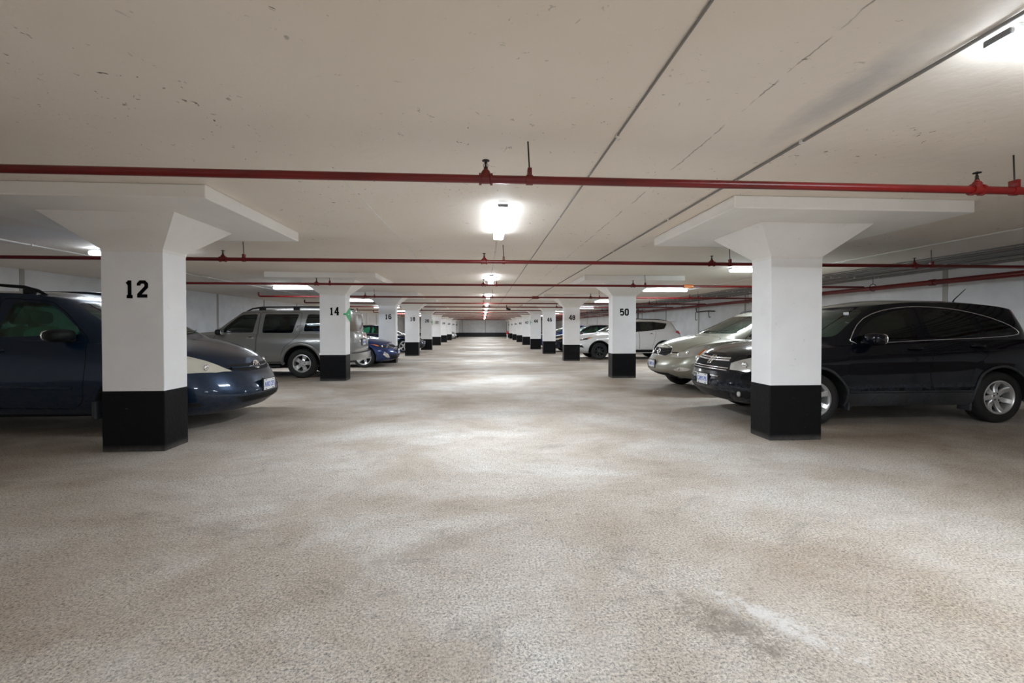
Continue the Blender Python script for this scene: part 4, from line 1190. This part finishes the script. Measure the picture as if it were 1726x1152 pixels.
S_OFF = dict(L=4.86, W=.925, near=-1, paint=M['paint_bronze'], ax0=.80, ax1=3.50, tr=.37, ar=.44, az=.40, zu=.30, n=3.0, wr=.05,
  zbot=[(0, .42), (.5, .36), (1.3, .36), (3.0, .36), (4.2, .44), (4.86, .50)],
  zsh=[(0, .92), (.3, 1.0), (.9, 1.06), (1.5, 1.11), (3, 1.12), (4.86, 1.14)],
  deck=[(0, .98), (.2, 1.08), (.6, 1.15), (1.1, 1.19), (1.6, 1.18), (4.86, 1.16)],
  roof=[(1.8, 1.655), (2.2, 1.715), (2.8, 1.735), (3.6, 1.74), (4.4, 1.735), (4.74, 1.70)],
  rn=.45, rt=.30,
  f=dict(x1=[(0, .16), (.15, .05), (.35, .03), (.6, .04), (.8, .06), (1, .09)]),
  gh=dict(base=(1.15, 4.76, .87, .34, .22), top=(1.85, 4.66, .72, .28, .20), crown=.05, n=3),
  windows=[('side_window', [(1.50, 1.16), (1.60, 1.30), (1.86, 1.53), (1.98, 1.61), (2.38, 1.63), (2.28, 1.16)], M['glass_dark']),
           ('side_window', [(2.50, 1.15), (2.56, 1.63), (3.40, 1.63), (3.25, 1.15)], M['glass_dark']),
           ('quarter_window', [(3.52, 1.19), (3.62, 1.63), (4.46, 1.62), (4.48, 1.19)], M['glass_dark'])],
  ws=(.74, .62, 1.22, 1.64), rw=(.66, .58, 1.18, 1.64), rwm=M['glass_brown'],
  doors=[('front_door', [(1.34, .42), (1.34, 1.0), (1.44, 1.16), (1.80, 1.55), (1.97, 1.655), (2.44, 1.67), (2.38, 1.1), (2.38, .42)]),
         ('rear_door', [(2.40, .42), (2.40, 1.1), (2.46, 1.67), (3.47, 1.67), (3.42, 1.1), (3.30, .98), (3.08, .80), (2.98, .55), (2.97, .42)])],
  handles=[('front_door', 2.24, 1.02)], handlem=M['chrome'], mirror=(1.52, 1.15), mirm=M['plastic'],
  wheel=('offroad', .37, .25, .222, 5, .105, False, False, .8, .085), rim=M['alloy'], spin=.28, seats=[2.3, 3.2], extra=off_extra)
# ---------------- white crossover behind column 50
def rav_extra(B, car, po):
    hl = wrap(B, car, 'headlight', [(.10, .40, .84), (.20, .62, .80), (.44, .84, .82), (.66, .90, .93), (.40, .80, .90), (.22, .62, .87)], M['lensdark'])
    for sg, q in zip((1, -1), hl):
        blob(B, q, 'headlight_bulb', (.26, sg*.68, .845), .04, M['chrome'])
        wrap(B, car, 'turn_signal', [(.42, sg*.83, .86), (.52, sg*.86, .86), (.68, sg*.90, .935), (.54, sg*.85, .925)], M['orange'], .011, False, q)
    ref_front(B, car, 'grille', [(-.40, .78), (.40, .78), (.44, .83), (-.44, .83)], M['gap'], .005, both=False)
    emblem(B, car, 'ovals', 0, .80, .04)
    ref_front(B, car, 'bumper_intake', [(-.52, .33), (.52, .33), (.44, .60), (-.44, .60)], M['plastic'], .006, both=False)
    for q in wrap(B, car, 'fog_light', [(.12, .60, .56), (.16, .66, .50), (.34, .82, .48), (.26, .76, .58)], M['gap']): pass
    for sg in (-1, 1):
        obj('sill_cladding', patch(B, P2side(B, [(1.38, .25), (3.18, .25), (3.24, .40), (1.34, .40)], sg), .012, .08, .03), M['plastic'], car, smooth=True, angle=50)
        for ax in (.95, 3.62):
            q = [B.side(ax+.42*math.cos(a), .35+.41*math.sin(a), sg)+Vector((0, sg*.004, 0)) for a in [lerp(-.1*PI, 1.1*PI, k/22) for k in range(23)]]
            obj('arch_lip', tb([p for p in q if p.z > .24], .024, 8), M['plastic'], car, smooth=True, angle=60)
    wrap(B, car, 'tail_light', [(4.12, .88, 1.10), (4.16, .86, 1.20), (4.40, .78, 1.16), (4.50, .70, 1.06), (4.30, .84, 1.04)], M['redlens'], .014)
    p = B.topp(4.05, 0); bm = bmesh.new(); box(bm, 3.98, 4.24, -.54, .54, p.z-.045, p.z-.012, bev=.012)
    obj('roof_spoiler', bm, S_RAV['paint'], car)
    for sg in (-1, 1):
        obj('roof_rail', tb([(x, sg*.58, B.topp(x, sg*.58).z+dz) for x, dz in ((2.3, -.01), (2.5, .04), (3.5, .035), (3.9, -.01))], .014, 8), M['plastic'], car, smooth=True, angle=60)
        for poly in ([(2.52, 1.12), (2.50, 1.52), (2.66, 1.53), (2.66, 1.13)], [(3.19, 1.18), (3.17, 1.52), (3.30, 1.52), (3.30, 1.20)]):
            obj('window_pillar', patch(B, P2side(B, poly, sg), .004, .07, .01), M['gap'], car, smooth=True)
S_RAV = dict(L=4.57, W=.92, near=-1, paint=M['paint_white'], ax0=.95, ax1=3.62, tr=.345, ar=.405, az=.355, zu=.24,
  zbot=[(0, .30), (.4, .26), (1.2, .26), (3.4, .26), (4.57, .38)],
  zsh=[(0, .76), (.25, .83), (.6, .93), (1.0, .99), (1.5, 1.04), (2.8, 1.10), (4.57, 1.17)],
  deck=[(0, .82), (.2, .93), (.5, 1.02), (.95, 1.08), (1.4, 1.10), (4.57, 1.18)],
  roof=[(1.9, 1.51), (2.2, 1.57), (2.8, 1.61), (3.4, 1.595), (4.0, 1.54), (4.3, 1.48)],
  rn=.80, rt=.45,
  gh=dict(base=(1.05, 4.42, .84, .45, .30), top=(1.98, 4.12, .63, .30, .25), crown=.05),
  windows=[('side_window', [(1.55, 1.08), (1.85, 1.33), (2.12, 1.47), (2.50, 1.52), (2.54, 1.11)], M['glass_dark']),
           ('side_window', [(2.64, 1.12), (2.62, 1.53), (3.20, 1.52), (3.22, 1.18)], M['glass_dark']),
           ('quarter_window', [(3.28, 1.19), (3.27, 1.52), (3.80, 1.46), (3.66, 1.24)], M['glass_dark'])],
  ws=(.70, .56, 1.12, 1.50), rw=(.52, .46, 1.24, 1.46),
  doors=[('front_door', [(1.40, .42), (1.36, .8), (1.45, 1.02), (1.80, 1.35), (2.10, 1.50), (2.56, 1.55), (2.58, 1.1), (2.58, .42)]),
         ('rear_door', [(2.60, .42), (2.60, 1.1), (2.58, 1.55), (3.24, 1.54), (3.28, 1.1), (3.22, .85), (3.14, .60), (3.13, .42)])],
  handles=[('front_door', 2.40, 1.0), ('rear_door', 3.10, 1.03)], mirror=(1.66, 1.10),
  wheel=('ravwheel', .345, .225, .215, 7, .05, True, False, 1.0, .07), rim=M['alloydark'], seats=[2.3, 3.1], extra=rav_extra)
# ---------------- low sedan shape used for the blue, midnight, black, white and silver cars
def sedan_spec(paint, near, wk='sedanwheel', lens=None, glass='glass_green'):
    def extra(B, car, po):
        hl = wrap(B, car, 'headlight', [(.12, .44, .70), (.18, .60, .655), (.42, .82, .68), (.78, .90, .80), (.58, .86, .80), (.32, .70, .76), (.18, .54, .735)], lens or M['lensdark'])
        for sg, q in zip((1, -1), hl):
            blob(B, q, 'headlight_bulb', (.22, sg*.60, .70), .035, M['chrome']); blob(B, q, 'headlight_bulb', (.36, sg*.74, .725), .04, M['chrome'])
            wrap(B, car, 'turn_signal', [(.46, sg*.83, .715), (.62, sg*.87, .755), (.76, sg*.90, .795), (.60, sg*.86, .79), (.48, sg*.82, .755)], M['orange'], .011, False, q)
        o = ref_front(B, car, 'grille', [(-.30, .60), (.30, .60), (.44, .71), (-.44, .71)], M['gap'], .005, both=False)[0]
        obj('grille_surround', strip(B, [B.front(y, z) for y, z in ((-.30, .595), (.30, .595), (.45, .715), (-.45, .715))], .008, True, .004), M['chrome'], o, smooth=True, angle=60)
        ref_front(B, car, 'bumper_intake', [(-.50, .24), (.50, .24), (.58, .40), (-.58, .40)], M['gap'], .006, both=False)
        for q in wrap(B, car, 'fog_light', [(.16, .60, .30), (.20, .68, .27), (.34, .80, .42), (.30, .76, .52), (.20, .66, .42)], M['chrome']): pass
        plate(B, car, 0, .50, 'BMTK 318')
        side_line(B, car, 'window_trim', [(1.40, .93), (1.9, .975), (2.9, .995), (3.9, 1.02)], .009, M['chrome'], (-1, 1))
        wrap(B, car, 'tail_light', [(4.50, .86, .80), (4.48, .84, .95), (4.62, .76, .98), (4.72, .70, .82)], M['redlens'])
    return dict(L=4.82, W=.92, near=near, paint=paint, ax0=.95, ax1=3.75, tr=.335, ar=.385, az=.34, zu=.18, n=2.2,
      zbot=[(0, .22), (.4, .19), (1.2, .20), (3.4, .20), (4.82, .28)],
      zsh=[(0, .62), (.2, .68), (.6, .78), (1.1, .86), (1.6, .90), (2.8, .94), (4.0, .98), (4.82, .98)],
      deck=[(0, .68), (.15, .76), (.5, .87), (1.0, .955), (1.4, .98), (3.9, 1.0), (4.4, 1.03), (4.82, 1.0)],
      roof=[(1.9, 1.335), (2.2, 1.38), (2.7, 1.41), (3.2, 1.395), (3.6, 1.34)],
      rn=.85, rt=.5,
      gh=dict(base=(1.15, 4.36, .82, .55, .40), top=(2.05, 3.52, .58, .30, .28), crown=.045),
      windows=[('side_window', [(1.66, .965), (1.95, 1.16), (2.25, 1.30), (2.60, 1.335), (2.64, .985)], M[glass]),
               ('side_window', [(2.74, .99), (2.72, 1.34), (3.10, 1.33), (3.44, 1.25), (3.62, 1.04)], M[glass])],
      ws=(.70, .52, 1.00, 1.32), rw=(.62, .46, 1.05, 1.31), floor=.78,
      doors=[('front_door', [(1.46, .34), (1.42, .75), (1.54, .93), (1.90, 1.17), (2.22, 1.325), (2.66, 1.36), (2.68, .95), (2.68, .34)]),
             ('rear_door', [(2.70, .34), (2.70, .95), (2.68, 1.36), (3.12, 1.35), (3.50, 1.27), (3.68, 1.02), (3.50, .86), (3.36, .60), (3.33, .34)])],
      hood=[(.16, -.40), (.16, .40), (.34, .62), (.90, .78), (1.24, .74), (1.08, 0), (1.24, -.74), (.90, -.78), (.34, -.62)], hoodz=.70,
      handles=[('front_door', 2.46, .88), ('rear_door', 3.36, .90)], mirror=(1.66, .97), mirsz=(.08, .11, .065),
      wheel=(wk, .335, .225, .235, 5, .062, False, False, 1.5, .06), rim=M['alloy'], seats=[2.35], sbh=.2, extra=extra)
def right(nose, yc): return dict(loc=(nose, yc, 0), rz=0)
def left(nose, yc): return dict(loc=(nose, yc, 0), rz=PI)
build_car(S_CRV, 'car', 'glossy black SUV behind the near right column, seen side-on with silver seven-spoke wheels', 'car', **right(3.25, 6.345))
build_car(S_VAN, 'car', 'dark blue minivan behind column 12, nose towards the aisle with hazy headlights', 'car', **left(-3.0, 6.42))
build_car(S_RX, 'car', 'champagne SUV between the black SUV and column 50, nose towards the aisle', 'car', **right(3.52, 9.03))
build_car(S_OFF, 'car', 'grey SUV with roof rails behind column 14, its rear end towards the aisle', 'car', **right(-8.1, 12.45))
build_car(S_RAV, 'car', 'white SUV with dark wheels behind column 50', 'car', **right(3.72, 18.38))
build_car(sedan_spec(M['paint_blue'], 1), 'car', 'bright blue sedan between columns 14 and 16, nose towards the aisle', 'car', **left(-2.86, 15.3))
S_BL = sedan_spec(M['paint_black'], 1, glass='glass_dark'); S_BL['wsm'] = M['glass_dark']
build_car(S_BL, 'car', 'black car seen only by its roof above the blue sedan, left of column 16', 'car', **left(-3.75, 18.5))
build_car(sedan_spec(M['paint_dark'], 1), 'car', 'midnight blue sedan with alloy wheels behind column 18', 'car', **left(-3.12, 24.05))
build_car(sedan_spec(M['paint_black'], -1, lens=M['lens']), 'car', 'black sedan just visible between columns 46 and 48, one headlight showing', 'car', **right(3.5, 23.9))
build_car(sedan_spec(M['paint_blue'], -1), 'car', 'blue sedan glimpsed above the black sedan between columns 46 and 48', 'car', **right(3.15, 27.9))
build_car(sedan_spec(M['paint_white'], -1), 'car', 'white sedan whose green windows show over the white SUV beside column 48', 'car', **right(4.75, 30.0))
build_car(sedan_spec(M['paint_silver'], 1), 'car', 'silver car far down the left side near the end of the aisle', 'car', **left(-2.85, 48.6))

# ------------------------------------------------------------------ small things
t = thing('wall_bracket', 'black metal bracket with hanging hooks fixed to the right wall above the champagne SUV', 'bracket', (XW, 18.7, 1.98))
bm = bmesh.new()
tube(bm, [(0, -.75, 0), (-.18, -.75, 0), (-.20, -.60, .02), (-.20, .45, .0)], .022, 8)
tube(bm, [(-.20, .45, 0), (-.16, .55, .08), (-.20, .50, .16), (-.14, .58, .24), (0, .58, .26)], .022, 8)
obj('bracket_arm', bm, M['darkiron'], t, smooth=True, angle=60)
for y, l in ((-.62, .22), (.55, .32)):
    obj('hook', tb([(-.20, y, .0), (-.20, y, -l), (-.16, y+.03, -l-.05), (-.12, y, -l)], .014, 6), M['darkiron'], t, smooth=True, angle=60)
bm = tb([(XW-.03, 27.1, CEIL), (XW-.03, 27.1, .3)], .03, 8)
tag(obj('wall_conduit', bm, M['darkiron'], None, smooth=True, angle=60), 'dark vertical pipe down the right wall above the white SUV', 'pipe')
t = thing('fire_extinguisher', 'small red fire extinguisher on a white stand at the far right end of the aisle', 'extinguisher', (2.86, 52.2, 0))
bm = bmesh.new(); lathe(bm, [(.12, .0), (.12, .03), (.06, .05), (.06, .46), (.13, .48), (.13, .51)], 20, 'Z'); obj('stand', bm, M['plate'], t, smooth=True)
bm = bmesh.new(); lathe(bm, [(.10, .51), (.12, .53), (.12, .80), (.10, .87), (.04, .91), (.03, .95)], 20, 'Z'); obj('cylinder', bm, M['redlens'], t, smooth=True)
bm = bmesh.new(); tube(bm, [(0, 0, .93), (0, 0, .98), (-.1, 0, 1.02)], .022, 8); tube(bm, [(0, 0, .96), (.12, 0, .92), (.15, 0, .75), (.13, 0, .62)], .014, 8); obj('valve_and_hose', bm, M['plastic'], t, smooth=True)

t = thing('security_camera', 'small black camera hanging from the ceiling far down the aisle, right of the lights', 'camera', (1.28, 24.0, CEIL))
obj('camera_arm', tb([(0, 0, 0), (0, 0, -.16), (.05, 0, -.20)], .022, 8), M['plastic'], t, smooth=True, angle=60)
bm = bmesh.new(); rounded(bm, (.10, 0, -.22), .13, .07, .06, 3, 12, ry=.25); obj('camera_body', bm, M['plastic'], t, smooth=True, angle=60)
